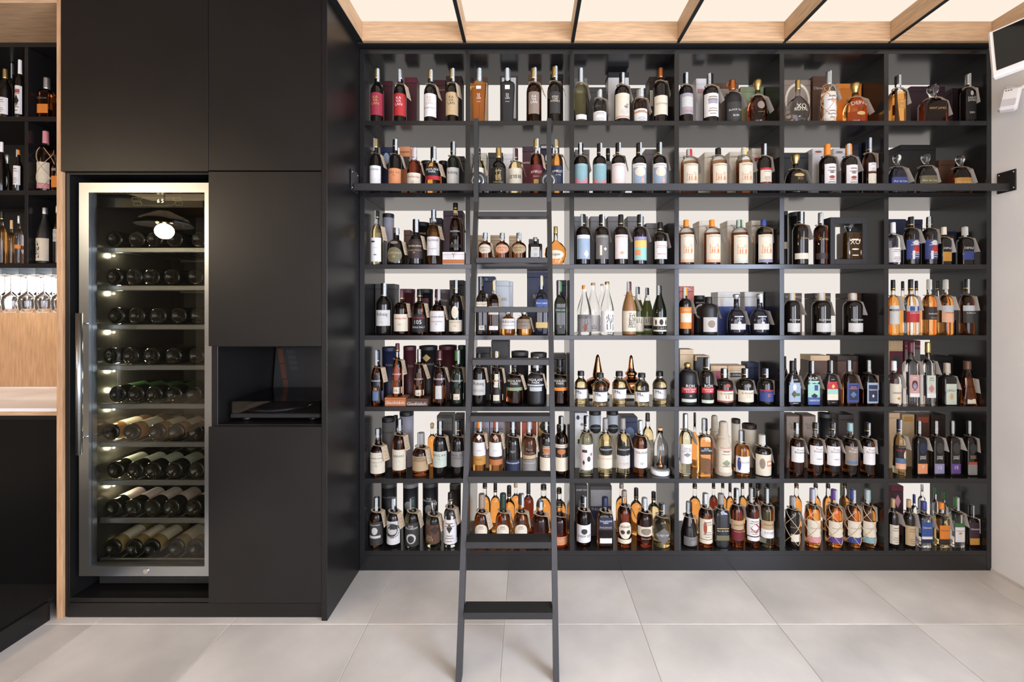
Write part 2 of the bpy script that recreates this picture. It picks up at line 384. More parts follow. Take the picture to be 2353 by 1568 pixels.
# ---------------------------------------------------------------- library ladder
LD = empty('library_ladder', (-.073, -.4, 0), label='black steel library ladder leaning on rail before the lit shelves', category='ladder')
def stile(x0, x1):
    pts = [(-.667, 0), (-.116, 1.938), (-.116, 2.36)]      # (y, z) centre line
    o = .019; hw = .019
    m_ = MB()
    n = [(1, -.29), (1, -.15), (1, 0)]
    V = []
    for (y_, z_), (ny, nz) in zip(pts, n):
        for x in (x0, x1):
            for s_ in (-1, 1): V.append((x+.073, y_+.4+s_*hw*ny, max(0., z_+s_*hw*nz)))
    V[0] = (V[0][0], V[0][1], 0.); 
    for q_ in range(4): V[q_] = (V[q_][0], V[q_][1], 0.0)
    fs = []
    for i in range(2):
        a = i*4; b = a+4
        fs += [(a, a+2, b+2, b), (a+1, b+1, b+3, a+3), (a, b, b+1, a+1), (a+2, a+3, b+3, b+2)]
    fs += [(0, 1, 3, 2), (8, 10, 11, 9)]
    m_.add(V, fs); return m_.build('stile', STEEL, LD)
XS0, XS1 = -.272, .118
stile(XS0, XS0+.022); stile(XS1-.022, XS1)
for i in range(8):
    z = .2298 + .2362*i
    yf = -.667 + .2843*(z) - .034 - .005
    t_ = MB().box(XS0+.0225+.073, XS1-.0225+.073, yf+.4, yf+.067+.4, z-.026, z, 0, .0015)
    t_.build('tread', STEEL, LD)
TYRE = mat('rubber_tyre', (.03, .03, .03), .6)
for x in (XS0+.011, XS1-.011):
    wh = empty('roller', (x+.073, -.050+.4, 2.068)); wh.parent = LD
    MB().lathe([(.034, -.012), (.046, -.012), (.048, -.008), (.048, .008), (.046, .012), (.034, .012)], 32, axis='y').build('tyre', TYRE, wh)
    MB().lathe([(.0, -.0125), (.012, -.0125), (.014, -.010), (.022, -.010), (.026, -.0135), (.0338, -.0135), (.0338, .0125), (0, .0125)], 32, axis='y').build('hub', STAIN, wh)
    MB().tube([(0, -.080, 0), (0, .0, 0)], .005, 8).build('axle_bolt', CHROME, wh)

# ---------------------------------------------------------------- monitor and motion sensor on the right wall
MW, MH = .36, .235
MN = empty('wall_monitor', (2.019, -.409, 2.617), label='white-framed monitor with blank black screen on the right wall arm', category='monitor')
MN.rotation_euler = (Matrix.Rotation(-1.0105, 3, 'Z') @ Matrix.Rotation(-.2488, 3, 'X') @ Matrix.Rotation(-.102, 3, 'Y')).to_euler()
MB().box(0, MW, 0, .03, -MH, 0, 0, .006).build('bezel', WHITEPL, MN)
MB().box(.016, MW-.016, -.0012, -.0002, -MH+.026, -.012).build('screen', mat('blank_screen', (.004, .004, .004), .12), MN)
MB().box(MW/2-.045, MW/2+.045, .0302, .045, -.16, -.07, 0, .004).build('mount_plate', WHITEPL, MN)
mw = MN.rotation_euler.to_matrix(); tgt = mw.transposed() @ (Vector((XR-.002, -.42, 2.50)) - MN.location)
MB().tube([(MW/2, .045, -.115), (MW/2, .10, -.115), tuple(tgt)], .016, 12).build('arm', WHITEPL, MN)
PS = empty('motion_sensor', at(2320, 228, -.14), label='small white motion sensor below the monitor on the right wall', category='sensor')
PS.rotation_euler = (R(-14), R(8), R(-52))
MB().box(-.034, .034, -.022, .022, -.062, .052, 0, .010).build('housing', WHITEPL, PS)
MB().box(-.026, .026, -.0255, -.0215, -.048, -.012, 0, .004).build('lens', mat('sensor_lens', 'C9C6C8', .3), PS)
sl = MB()
for i in range(3): sl.box(-.02+i*.009, -.014+i*.009, -.0228, -.0215, .034, .038)
sl.build('vent_slots', BLACK, PS)
mw = PS.rotation_euler.to_matrix(); tgt = mw.transposed() @ (Vector((XR-.001, PS.location.y-.06, PS.location.z+.07)) - PS.location)
MB().tube([(0, .02, .02), (.0, .03, .05), tuple(tgt)], .009, 10).build('bracket', WHITEPL, PS)
tgt2 = mw.transposed() @ (Vector((XR-.004, PS.location.y+.05, PS.location.z+.02)) - PS.location)
MB().tube([(-.01, .005, .05), (-.025, .01, .075), (-.01, .03, .085), (.03, .04, .07)], .0025, 6).build('cable', WHITEPL, PS)

# ---------------------------------------------------------------- bar niche on the far left
BX0 = -3.9
SO = box('trim_1', BX0, -2.131, FY, .345, 2.794, 2.9, WOODH, kind='structure')
BS = empty('bar_shelving', (-2.72, .12, 1.6), label='dark bar shelving holding bottles at the far left edge', category='shelving')
g = child(BS)
BZ = [2.794, 2.4058, 2.0209, 1.6381]
for i, z in enumerate(BZ): g('shelf_board', BX0, -2.132, -.05, .28, z-.0245, z-.0004, SHELFM)
g('back_board', BX0, -2.132, .281, .289, 1.6385, 2.79, mat('dark_back', (.008, .007, .006), .5), 0)
for i in range(3): g('divider', -2.633, -2.615, -.049, .279, BZ[i+1], BZ[i]-.0247, SHELFM)
BP = box('backlit_splash_panel', BX0, -2.132, .293, .30, 1.379, 1.61, emitter('bar_backlight', 'FFFFFF', 1.6), label='glowing white splash panel behind hanging stemware in bar niche', category='light panel')
WB = box('bar_back_panel', BX0, -2.132, .29, .31, .931, 1.3785, WOOD, label='oak back panel above the bar counter', category='panel')
BC = empty('bar_counter', (-2.72, 0, .0855), label='pale marble-topped bar counter with black front in the left niche', category='counter')
g = child(BC)
MARB = mat('pale_marble', 'E8E4E0', .25, noise=.08, nscale=5)
g('worktop', BX0, -2.132, -.262, .289, .914, .930, MARB, .001)
g('oak_edge', BX0, -2.132, -.262, -.25, .895, .9135, WOODH, .001)
g('front_panel', BX0, -2.132, -.245, -.225, .0857, .894, mat('bar_front_black', (.004, .004, .004), .4, spec=.2), .001)
g('front_rail', BX0, -2.132, -.2475, -.2452, .872, .894, LAM, .0005)
PF = empty('bar_platform', (-2.9, -1.5, 0), label='low raised bar floor with black rubber mat and dark kick board', category='platform')
g = child(PF)
RUB = mat('rubber_mat', (.012, .012, .012), .55, noise=.3, nscale=160, bump=.4)
g('kick_board', -2.17, -2.15, -4.5, FY-.02, .0005, .085, LAM, .001)
g('mat', -3.6, -2.171, -4.5, -.03, .06, .0853, RUB, 0)
# stemware rack and glasses
GR = empty('glass_rack', (-2.7, .1, 1.58), label='slim steel rack for hanging glasses under the bar shelf', category='rack')
for i in range(12):
    x = -3.2+i*.088-(-2.7)
    MB().box(x-.0035, x+.0035, -.14, .13, 0, .004).box(x-.0015, x+.0015, -.14, .13, .004, .0325).build('rail', STAIN, GR)
GLS = mat('clear_glass', (1, 1, 1), 0.0, trans=1)
gp = [(.034, .205), (.034, .2035), (.006, .199), (.004, .19), (.004, .115), (.012, .105), (.032, .085), (.038, .06), (.034, .02), (.030, 0), (.0288, 0), (.0328, .02), (.0368, .06), (.031, .083), (.010, .103), (.0, .107)]
gm = MB().lathe(gp, 20).mesh('wine_glass'); gm.materials.append(GLS)
gi = 0
for j, y_ in enumerate((.0, .12, .22)):
    for i in range(6):
        x = -2.98+i*.088-(0 if j == 0 else .0)
        if x > -2.2: continue
        gi += 1
        link('wine_glass', gm, None, (x+.044, y_, 1.584-.2035), label='clear wine glass hanging upside down in %s row, %s from left' % (['front', 'middle', 'back'][j], ['first', 'second', 'third', 'fourth', 'fifth', 'sixth'][i]), category='glass', group='wine glasses hanging under the bar shelf')
bl = bpy.data.lights.new('bar_shelf_light', 'AREA'); bl.energy = 5; bl.shape = 'RECTANGLE'; bl.size = 1.0; bl.size_y = .02; bl.color = (1, .95, .9)
lo = link('bar_shelf_light', bl); lo.location = (-2.7, .25, 1.60)
st_ = box('under_shelf_strip', BX0, -2.14, .24, .26, 1.606, 1.613, emitter('led_strip', 'FFF6EA', 6), label='slim glowing light strip under the bar shelf', category='light')

# pendant lamp in the bar area behind the viewer, seen mirrored in the cooler door
PL = empty('pendant_lamp', (-3.8, -2.84, 2.26), label='wide dark metal pendant lamp with warm bulbs over the bar', category='lamp')
MB().lathe([(.0, .16), (.05, .15), (.20, .07), (.25, 0), (.247, 0), (.197, .066), (.045, .146), (0, .155)], 32).build('shade', mat('pendant_metal', (.3, .3, .3), .3, metal=.9), PL)
MB().tube([(0, 0, .155), (0, 0, ZC-2.26)], .004, 6).build('cord', BLACK, PL)
for k in range(3): MB().lathe([(0, 0), (.010, .006), (.014, .02), (.011, .04), (.008, .055), (0, .055)], 14).build('bulb', emitter('warm_bulb', 'FFE2B0', 25), PL, (.075*(k-1), 0, .015))
pl = bpy.data.lights.new('pendant_light', 'POINT'); pl.energy = 45; pl.color = (1, .82, .58); pl.shadow_soft_size = .08
lo = link('pendant_light', pl); lo.location = (-3.8, -2.84, 2.2)
# ---------------------------------------------------------------- bottles: profiles, glass, print
# profile: (radius, height) in shares of the half width and of the whole height; cap start, cap radius, superellipse power, depth ratio
TY = {
 'sc': ([(.82,0),(.96,.006),(1,.02),(1,.575),(.95,.63),(.78,.68),(.52,.725),(.40,.76),(.41,.80),(.37,.86)], .83, .40, 2, 1, 'bottle'),
 'vb': ([(.85,0),(.97,.006),(1,.02),(1,.62),(.97,.665),(.84,.71),(.60,.742),(.42,.757),(.37,.785),(.36,.86)], .775, .385, 2, 1, 'round-shouldered bottle'),
 'hv': ([(.86,0),(.97,.006),(1,.02),(1,.66),(.97,.71),(.86,.76),(.66,.80),(.42,.825),(.33,.85),(.32,.88)], .845, .345, 2, 1, 'broad bottle'),
 'sb': ([(.85,0),(.97,.008),(1,.03),(1,.55),(.96,.605),(.82,.66),(.56,.70),(.38,.722),(.345,.75),(.34,.86)], .82, .385, 2, 1, 'bottle'),
 'sd': ([(.85,0),(.97,.008),(1,.03),(1,.46),(.95,.53),(.78,.60),(.50,.655),(.36,.69),(.41,.75),(.35,.83)], .80, .40, 2, 1, 'stout bottle'),
 'hp': ([(.90,0),(.98,.01),(1,.06),(.97,.40),(.93,.56),(.80,.625),(.52,.665),(.36,.69),(.34,.80)], .73, .37, 2, .9, 'broad bottle'),
 'gf': ([(.84,0),(.95,.008),(1,.05),(.96,.40),(.90,.54),(.74,.63),(.50,.70),(.38,.74),(.36,.86)], .79, .42, 2.3, .95, 'bottle'),
 'kv': ([(.78,0),(.82,.03),(.80,.08),(.90,.42),(1,.68),(.99,.715),(.80,.745),(.48,.77),(.42,.80),(.40,.86)], .80, .42, 5, .7, 'flared bottle'),
 'de': ([(.80,0),(.91,.012),(.97,.08),(1,.22),(.98,.36),(.88,.49),(.62,.585),(.33,.645),(.27,.69),(.26,.76)], .72, .40, 2, .8, 'decanter'),
 'on': ([(.40,0),(.62,.02),(.90,.14),(1,.29),(.90,.44),(.60,.55),(.30,.60),(.19,.64),(.17,.86)], .82, .19, 2, .55, 'round flask'),
 'wd': ([(.95,0),(.99,.015),(1,.05),(1,.46),(.92,.55),(.55,.605),(.20,.63),(.17,.66),(.17,.74)], .71, .40, 5, .42, 'wide decanter'),
 'rc': ([(.96,0),(.99,.008),(1,.02),(1,.60),(.95,.65),(.72,.69),(.44,.72),(.38,.745),(.36,.86)], .80, .42, 6, .72, 'square bottle'),
 'ns': ([(.97,0),(1,.015),(1,.50),(.90,.57),(.62,.665),(.42,.72),(.37,.76),(.36,.86)], .74, .40, 6, .8, 'square bottle'),
 'sk': ([(.90,0),(.98,.006),(1,.02),(1,.42),(.96,.50),(.80,.60),(.56,.71),(.37,.80),(.31,.87),(.30,.95)], .93, .34, 2, 1, 'tall sake bottle'),
 'el': ([(.86,0),(.97,.015),(1,.05),(1,.56),(.93,.64),(.72,.71),(.50,.755),(.44,.79),(.46,.86)], .84, .52, 2, 1, 'small bottle'),
 'fc': ([(.95,0),(.99,.012),(1,.05),(1,.36),(.93,.50),(.70,.62),(.40,.70),(.27,.735),(.25,.80)], .75, .42, 3, .6, 'broad decanter'),
 'py': ([(.98,0),(1,.015),(.44,.72),(.36,.745),(.33,.86)], .80, .40, 6, .6, 'pyramid bottle'),
 'cn': ([(.94,0),(1,.02),(1,.26),(.84,.46),(.56,.64),(.36,.76),(.30,.86)], .76, .36, 2, 1, 'cone-shaped bottle'),
 'jw': ([(.96,0),(1,.015),(1,.56),(.94,.62),(.66,.69),(.38,.745),(.31,.79),(.30,.88)], .82, .36, 6, .85, 'square bottle'),
 'hu': ([(.88,0),(.98,.02),(1,.06),(1,.56),(.90,.66),(.52,.735),(.34,.765),(.32,.88)], .84, .42, 2, 1, 'jar-shaped bottle'),
 'cu': ([(.97,0),(1,.015),(1,.70),(.96,.74),(.45,.775),(.30,.80),(.28,.88)], .84, .34, 7, 1, 'cube bottle'),
 'ra': ([(.97,0),(1,.02),(1,.09),(.92,.12),(.93,.48),(.84,.58),(.66,.68),(.50,.735),(.44,.80)], .70, .5, 2, 1, 'raffia-wrapped bottle'),
}
GL = {  # glass / content: (base, transmission, word)
 'dk': ((.006,.0042,.0036), 0, 'dark'), 'mt': ((.009,.0085,.0085), 0, 'matte black'), 'br': ((.24,.065,.015), 1, 'brown'), 'am': ((.90,.42,.10), 1, 'amber'),
 'or': ((1.,.42,.10), 1, 'orange'), 'go': ((.98,.80,.42), 1, 'golden'), 'cl': ((.97,.98,.97), 1, 'clear'), 'rd': ((.20,.035,.014), 1, 'ruby-brown'),
 'gn': ((.005,.0075,.004), 0, 'dark green'), 'bl': ((.008,.008,.015), 0, 'midnight'), 'sm': ((.30,.28,.27), 1, 'smoky'), 'ol': ((.72,.66,.36), 1, 'olive-tinted'),
 'fr': ((.95,.95,.93), 1, 'frosted'), 'af': ((.24,.115,.04), 0, 'frosted amber'), 'pg': ((.90,.86,.60), 1, 'pale gold'), 'sg': ((.055,.07,.02), 1, 'green'), 'stw': ((.46,.39,.29), 0, 'straw'),
}
CO = {'white':'E6E2DE','cream':'DED3BC','kraft':'B79B75','tan':'C2A67C','gold':'C3A668','silver':'BFC2C4','black':'161414','charcoal':'36332F','grey':'85817C',
 'palegrey':('C9C6BF','pale grey'),'red':'B52A2C','crimson':'9C2A3C','maroon':'45191F','darkred':('6A1C22','dark red'),'orange':'E0842E','rust':'A2492F','salmon':'D98E5E','peach':'E5AE8C',
 'copper':'B9703F','rose':'C79A90','brown':'5A3D2B','darkbrown':('33241D','dark brown'),'taupe':'8D7C6C','navy':'1E2540','blue':'34508F','skyblue':('98A9BA','sky blue'),'royal':('36437F','royal blue'),
 'teal':'86A9AC','mint':'98C6B6','green':'3E6B3A','darkgreen':('20352B','dark green'),'sage':'8A9670','olive':'6B6446','purple':'5A3D7E','lilac':'8C86A8','plum':'3B2530','pink':'D48C92','palepink':('E6D5CE','pale pink'),
 'yellow':'E0BD6A','ochre':'C08A3A','pewter':'6D6864','lilacgrey':('A39FA6','lilac grey'),'palewood':('D2B187','pale wood'),'steelblue':('5B6E8C','steel blue'),'palegreen':('C6CFBE','pale green'),'clear':'E8ECEC','wine':'5C1E2A','cork':('C9A77A','cork')}
def cname(c): v = CO[c]; return v[1] if isinstance(v, tuple) else c
def chex(c): v = CO[c]; return v[0] if isinstance(v, tuple) else v
def cmat(c, kind='paper'):
    h = chex(c)
    if kind == 'cap':
        if c in ('gold', 'silver', 'copper'): return mat('cap_'+c, h, .3, metal=.85)
        if c == 'clear': return mat('cap_clear', (.95, .97, .97), .03, trans=1)
        return mat('cap_'+c, h, .35)
    dim = tuple(x*.80 for x in lin(h))
    if kind == 'ink': return mat('ink_'+c, dim, .6)
    if kind == 'carton': return mat('carton_'+c, dim, .5, noise=.08, nscale=14)
    return mat('paper_'+c, dim, .6, noise=.05, nscale=70)
def gmat(k):
    b, t, _ = GL[k]
    if k == 'mt': return mat('glass_mt', b, .45)
    if k == 'stw': return mat('woven_straw', b, .85, noise=.22, nscale=120, stretch=(1, 1, 4), bump=.4)
    if k == 'af': return mat('glass_af', b, .4)
    if k == 'fr': return mat('glass_fr', b, .25, trans=t)
    return mat('glass_'+k, b, .03 if t else .06, trans=t, ior=1.40 if t else 1.5, spec=.5)

TXT = {}
def text_geo(s):
    """glyph outlines centred on the origin, block height 1"""
    if s in TXT: return TXT[s]
    c = bpy.data.curves.new('lettering', 'FONT'); c.body = s.replace('_', ' ').replace('|', '\n'); c.resolution_u = 2
    c.align_x = 'CENTER'; c.space_line = .82; c.offset = 0.0
    o = bpy.data.objects.new('lettering', c); me = bpy.data.meshes.new_from_object(o)
    V = [v.co[:2] for v in me.vertices]; Fc = [tuple(p.vertices) for p in me.polygons]
    bpy.data.objects.remove(o); bpy.data.curves.remove(c); bpy.data.meshes.remove(me)
    x0, x1 = min(v[0] for v in V), max(v[0] for v in V); y0, y1 = min(v[1] for v in V), max(v[1] for v in V)
    hh = y1-y0; V = [((x-(x0+x1)/2)/hh, (y_-(y0+y1)/2)/hh) for x, y_ in V]
    TXT[s] = (V, Fc, (x1-x0)/hh); return TXT[s]

class Surf:
    """front of a turned or squared body: maps (arc x, z) to a point a little proud of it"""
    def __init__(s, prof, R_, H, n, ry): s.p = [(r*R_, z*H) for r, z in prof]; s.R = R_; s.n = n; s.ry = ry
    def r(s, z):
        p = s.p
        if z <= p[0][1]: return p[0][0]
        for (r0, z0), (r1, z1) in zip(p, p[1:]):
            if z0 <= z <= z1: return r0 + (r1-r0)*(z-z0)/max(z1-z0, 1e-9)
        return p[-1][0]
    def pt(s, a, z, off):
        r = s.r(z)
        if s.n <= 2.5:
            t = max(-2.8, min(2.8, a/max(r, 1e-5))); return ((r+off)*math.sin(t), -(r*s.ry+off)*math.cos(t), z)
        x = max(-.985*r, min(.985*r, a)); return (x, -(r*s.ry*(max(0, 1-abs(x/r)**s.n))**(1/s.n)+off), z)
def patch(sf, z0, z1, aw, off, shape='R', ac=0.):
    m_ = MB()
    if shape == 'R':
        nu = 12; nv = 5; V = [sf.pt(ac-aw+2*aw*i/nu, z0+(z1-z0)*j/nv, off) for j in range(nv+1) for i in range(nu+1)]
        m_.add(V, [(j*(nu+1)+i, j*(nu+1)+i+1, (j+1)*(nu+1)+i+1, (j+1)*(nu+1)+i) for j in range(nv) for i in range(nu)], 0, True)
    else:
        nr = 3; ns = 24; zc = (z0+z1)/2; hz = (z1-z0)/2; V = [sf.pt(ac, zc, off)]
        for q in range(1, nr+1):
            for k_ in range(ns):
                t = 2*math.pi*k_/ns; c_, s_ = math.cos(t), math.sin(t)
                if shape == 'D': d = abs(c_)+abs(s_); c_, s_ = c_/d, s_/d
                V.append(sf.pt(ac+aw*c_*q/nr, zc+hz*s_*q/nr, off))
        fs = [(0, 1+k_, 1+(k_+1) % ns) for k_ in range(ns)]
        for q in range(nr-1):
            o = 1+q*ns; fs += [(o+k_, o+ns+k_, o+ns+(k_+1) % ns, o+(k_+1) % ns) for k_ in range(ns)]
        m_.add(V, fs, 0, True)
    return m_
def letter(sf, s, zc, hz, maxw, off, ac=0.):
    V, Fc, asp = text_geo(s); k = hz
    if asp*k > maxw: k = maxw/asp
    kx = k
    m_ = MB(); m_.add([sf.pt(ac+x*kx, zc+y_*k, off) for x, y_ in V], Fc); return m_
def flat_letter(s, hz, maxw):
    V, Fc, asp = text_geo(s); k = min(hz, maxw/asp); m_ = MB(); m_.add([(x*k, 0, y_*k) for x, y_ in V], Fc); return m_

TAGP = None
def tag_print():
    global TAGP
    if TAGP: return TAGP
    m_ = MB()
    for s, zc, hh, mw_ in (('13', -.030, .012, .02), ('bootleg', -.052, .007, .034), ('#45.00', -.066, .008, .03)):
        V, Fc, asp = text_geo(s); k_ = min(hh, mw_/asp); m_.add([(.0006, x*k_, zc+y_*k_) for x, y_ in V], Fc)
    pts = [(.0006, .017*math.copysign(abs(math.cos(t))**.5, math.cos(t)), -.028+.017*math.copysign(abs(math.sin(t))**.5, math.sin(t))) for t in [2*math.pi*i/20 for i in range(21)]]
    m_.tube(pts, .0005, 3, cap=False)
    TAGP = m_.mesh('tag_print'); TAGP.materials.append(mat('ink_tag', '6E5A40', .7)); return TAGP

ORD = ['first','second','third','fourth','fifth','sixth','seventh','eighth','ninth','tenth','eleventh','twelfth']
SHN = ['top','second','third','fourth','fifth','sixth','bottom']; BAY = ['leftmost','second','third','fourth','fifth','rightmost']
PEND = []      # (object, desc, cap clause, row label, x, back?, kind) -> labels once order is known

def parse(line):
    out = {'L': [], 'X': [], 'P': [], 'order': []}
    for k_, el in enumerate(e.strip() for e in line.split(';')):
        if k_ == 0: out['h'] = el.split(); continue
        if not el: continue
        if el[0] == '~':
            p = el[1:].split(' '); out['X'].append((p[0], float(p[1]), float(p[2]), p[3], float(p[4]) if len(p) > 4 else 0.)); out['order'].append(('X', len(out['X'])-1))
        elif el[0] == 'L':
            p = el.split()[1:]; out['L'].append((float(p[0]), float(p[1]), p[2], float(p[3]) if len(p) > 3 else 1., p[4] if len(p) > 4 else 'R', float(p[5]) if len(p) > 5 else 0.)); out['order'].append(('L', len(out['L'])-1))
        elif '=' in el: a, b = el.split('='); out[a.strip()] = b.strip()
        else: out[el] = True
    return out

def near_cell(cells, X): return min(cells, key=lambda c: max(c[0]-X, X-c[1], 0)*100+abs(X-(c[0]+c[1])/2)*.01)
def geom(sec, cells, d):
    ox, oy, sc = sec; h_ = d['h']; cx, top, wd = float(h_[0]), float(h_[1]), float(h_[2])
    prof, zc, rc, n, ry, word = TY[h_[3]]
    px, py = ox+cx/sc, oy+top/sc; y = float(d.get('d', .068)); th = math.atan((px-VX)/F)
    def rad(y_): return wd/sc/2*(CD+y_)/F*math.cos(th)*(1 if n <= 2.5 else .97)
    r = rad(y)
    if 'd' not in d: y = max(.022 + r*ry, .05); r = rad(y)
    k = (CD+y)/F; X = (px-VX)*k; a, b = near_cell(cells, X)
    e = .007 if 'net' in d else .002; X = min(max(X, a+r+e), b-r-e)
    return X, y, r, CZ-(py-VY)*k, (px, py, wd)
def put_bottle(sec, zshelf, rowname, cells, line, rng, lim=1., zmax=.355, rs=1.):
    ox, oy, sc = sec; d = parse(line); h_ = d['h']
    X, y, r, zt, (px, py, wd) = geom(sec, cells, d); r *= rs
    ty, gl = h_[3], h_[4]; cap = h_[5]
    capc, capb = (cap.split(':')+[None])[:2]
    prof, zc, rc, n, ry, word = TY[ty]
    back = 'd' in d and float(d['d']) > .11
    k = (CD+y)/F; zb = zshelf; zt = min(zt, zshelf+zmax)
    if 'base' in d: zb = CZ-(oy+float(d['base'])/sc-VY)*(CD+.012)/F+.0006
    if 'lift' in d: zb = zshelf+float(d['lift'])
    zb += .0004; H = zt-zb
    name = 'decanter' if ty in ('de', 'wd', 'fc') else 'sake_bottle' if ty == 'sk' else 'bottle'
    root = empty(name, (X, y, zb), category='bottle', group='liquor bottles on the shelves')
    if 'yaw' in d: root.rotation_euler.z = R(float(d['yaw']))
    if capb:
        kf = (CD+y-r*.4)/F; zc = max(.6, min(.96, (CZ-(oy+float(capb)/sc-VY)*kf-zb)/H))
    P = [(a, b) for a, b in prof if b < zc+.06] or prof
    rt = P[-1][0]
    if P[-1][1] < zc+.03: P = P+[(rt, zc+.03)]
    if ty == 'ra':      # coiled straw: ridges all the way up
        S0 = Surf(P, 1, 1, 2, 1); nz = 44; P = [(S0.r(P[-1][1]*i/nz)*(1.0 if i % 2 else .965), P[-1][1]*i/nz) for i in range(nz+1)]
    fill = .70 if ty in ('sb', 'hv', 'el', 'hu', 'cu') else (.66 if ty in ('rc', 'ns', 'de', 'wd', 'fc', 'on') else .74)
    pp = [(a*r, b*H) for a, b in P]
    # blend the section from squared body to round neck
    seg = 24; m_ = MB(); ring = []
    V = []
    for a, b in P:
        e = n if a > .6 else 2 + (n-2)*max(0, (a-.45)/.15); q = ry if a > .6 else 1 + (ry-1)*max(0, (a-.42)/.18)
        for k_ in range(seg):
            t = 2*math.pi*k_/seg; sx, cc = math.sin(t), math.cos(t)
            V.append((a*r*math.copysign(abs(sx)**(2/e), sx), -a*r*q*math.copysign(abs(cc)**(2/e), cc), b*H))
    fs = []; two = GL[gl][1] and gl not in ('cl', 'fr')
    m_.v = V
    for i in range(len(P)-1):
        mi = 1 if two and (P[i][1]+P[i+1][1])/2 > fill else 0
        for k_ in range(seg):
            k2 = (k_+1) % seg; m_.f.append((i*seg+k_, i*seg+k2, (i+1)*seg+k2, (i+1)*seg+k_)); m_.m.append(mi); m_.s.append(True)
    m_.f.append(tuple(reversed(range(seg)))); m_.m.append(0); m_.s.append(False)
    m_.f.append(tuple((len(P)-1)*seg+k_ for k_ in range(seg))); m_.m.append(1 if two else 0); m_.s.append(False)
    body = m_.build('glass_body', [gmat(gl), gmat('cl')], root)
    sf = Surf(P, r, H, n, ry)
    # cap or stopper
    rk = max(rc, rt*1.06)*r
    cm = MB()
    if ty in ('de', 'wd', 'fc') or capc == 'clear':
        rk = min(rk, .028)
        cp_ = [(rk*.55, zc), (rk*.62, zc+.35*(1-zc)), (rk*.9, zc+.55*(1-zc)), (rk, zc+.8*(1-zc)), (rk*.85, .99), (rk*.5, 1.)]
    elif ty == 'ra':
        cp_ = [(.80*r, zc), (.78*r, zc+.015), (.56*r, zc+.05), (.52*r, .97), (.35*r, 1.)]
    elif 'ball' in d: cp_ = [(rk*.8, zc), (rk*.8, zc+.25*(1-zc)), (rk*1.15, zc+.5*(1-zc)), (rk*1.1, zc+.8*(1-zc)), (rk*.6, .99), (rk*.2, 1.)]
    else: cp_ = [(rk*1.02, zc), (rk, zc+.15*(1-zc)), (rk*.97, zc+.9*(1-zc)), (rk*.90, .997), (rk*.8, 1.)]
    cm.lathe([(a, b*H) for a, b in cp_], 18)
    capo = cm.build('stopper' if ty in ('de', 'wd', 'fc') or capc == 'clear' else 'cap', gmat('stw') if ty == 'ra' else cmat(capc, 'cap'), root)
    if ty in ('sc', 'vb', 'gf', 'sb') and capc not in ('clear',):
        MB().lathe([(rk*1.03, 0), (rk*1.05, .001), (rk*1.05, .004), (rk*1.03, .005)], 16).build('cap_band', cmat('gold' if capc in ('black', 'navy', 'maroon') else capc, 'cap'), capo, (0, 0, (zc+.12*(1-zc))*H))
    if 'cup' in d:
        t_ = [(-rk*.95, 0, (zc+.1)*H), (-rk*1.7, 0, (zc+.11)*H), (-rk*1.8, 0, (zc+.16)*H), (-rk*1.3, 0, .95*H), (-rk*.9, 0, .95*H)]
        MB().tube(t_, .0022, 6).build('handle', cmat('copper', 'cap'), capo)
    # labels and print
    amax = (1.25*r if n <= 2.5 else .93*r)
    kf = (CD+y-r*ry)/F
    def zz(v): return CZ-(oy+v/sc-VY)*kf-zb
    off = .0004; last = None; lab0 = None; lw = amax
    for kind, i in d['order']:
        if kind == 'L':
            t0, t1, c_, hw, shp, ac = d['L'][i]; off += .0003
            z1, z0 = zz(t0), max(.004, zz(t1))
            if z1-z0 < .002: z1 = z0+.01
            lw = amax*hw
            last = patch(sf, z0, z1, amax*hw, off, shp, ac*amax).build('label', cmat(c_), root)
            lab0 = lab0 or c_
        else:
            s, yc, hh, c_, ac = d['X'][i]
            mwid = (lw if last else amax*.8)*1.75 if n <= 2.5 else (lw if last else amax)*1.8
            mwid = min(mwid, (1.9 if abs(X) < .8 else 1.55)*r)
            mt_ = cmat(c_, 'ink')
            letter(sf, s, zz(yc), hh/sc*kf, mwid, off+(.0008 if n <= 2.5 else .0003), ac*amax).build('lettering', mt_, last or body)
    if d['L'] and not d['X'] and (d['L'][0][1]-d['L'][0][0])/sc > 18 and 'plain' not in d:   # fine print lines
        t0, t1, c_, hw, shp, ac = d['L'][0]; fl = MB(); z1, z0 = zz(t0), zz(t1)
        dark = c_ in ('white','cream','tan','kraft','palegrey','palepink','silver','peach','yellow','palegreen','teal','salmon','mint','palewood','skyblue')
        for q, (fz, fw_) in enumerate(((.84, .55), (.72, .7), (.34, .5), (.24, .62), (.12, .4))):
            zq = z0+(z1-z0)*fz; hq = (z1-z0)*(.035 if q else .05); aw = amax*hw*fw_*.8*(1 if shp == 'R' else .7)
            pa = patch(sf, zq-hq/2, zq+hq/2, aw, off+.0002); fl.add(pa.v, pa.f)
        fl.build('lettering', cmat('taupe' if dark else 'palegrey', 'ink'), last)
    if 'still' in d:     # printed copper still picture
        fl = MB(); t0, t1 = d['L'][0][:2]; z1, z0 = zz(t0), zz(t1); hz = z1-z0; b_ = z0+hz*.34; A = amax*.62
        def pp_(a_, w_, e0, e1, s_='R'):
            pa = patch(sf, b_+hz*e0, b_+hz*e1, A*w_, off+.0003, s_, A*a_); fl.add(pa.v, pa.f)
        pp_(-.74, .035, 0, .30); pp_(-.42, .10, 0, .15, 'O'); pp_(-.42, .03, .12, .20); pp_(-.08, .10, 0, .15, 'O'); pp_(-.08, .03, .12, .20)
        pp_(.52, .19, -.01, .15, 'O'); pp_(.52, .12, 0, .05); pp_(.52, .05, .12, .27); pp_(-.1, .8, -.015, 0)
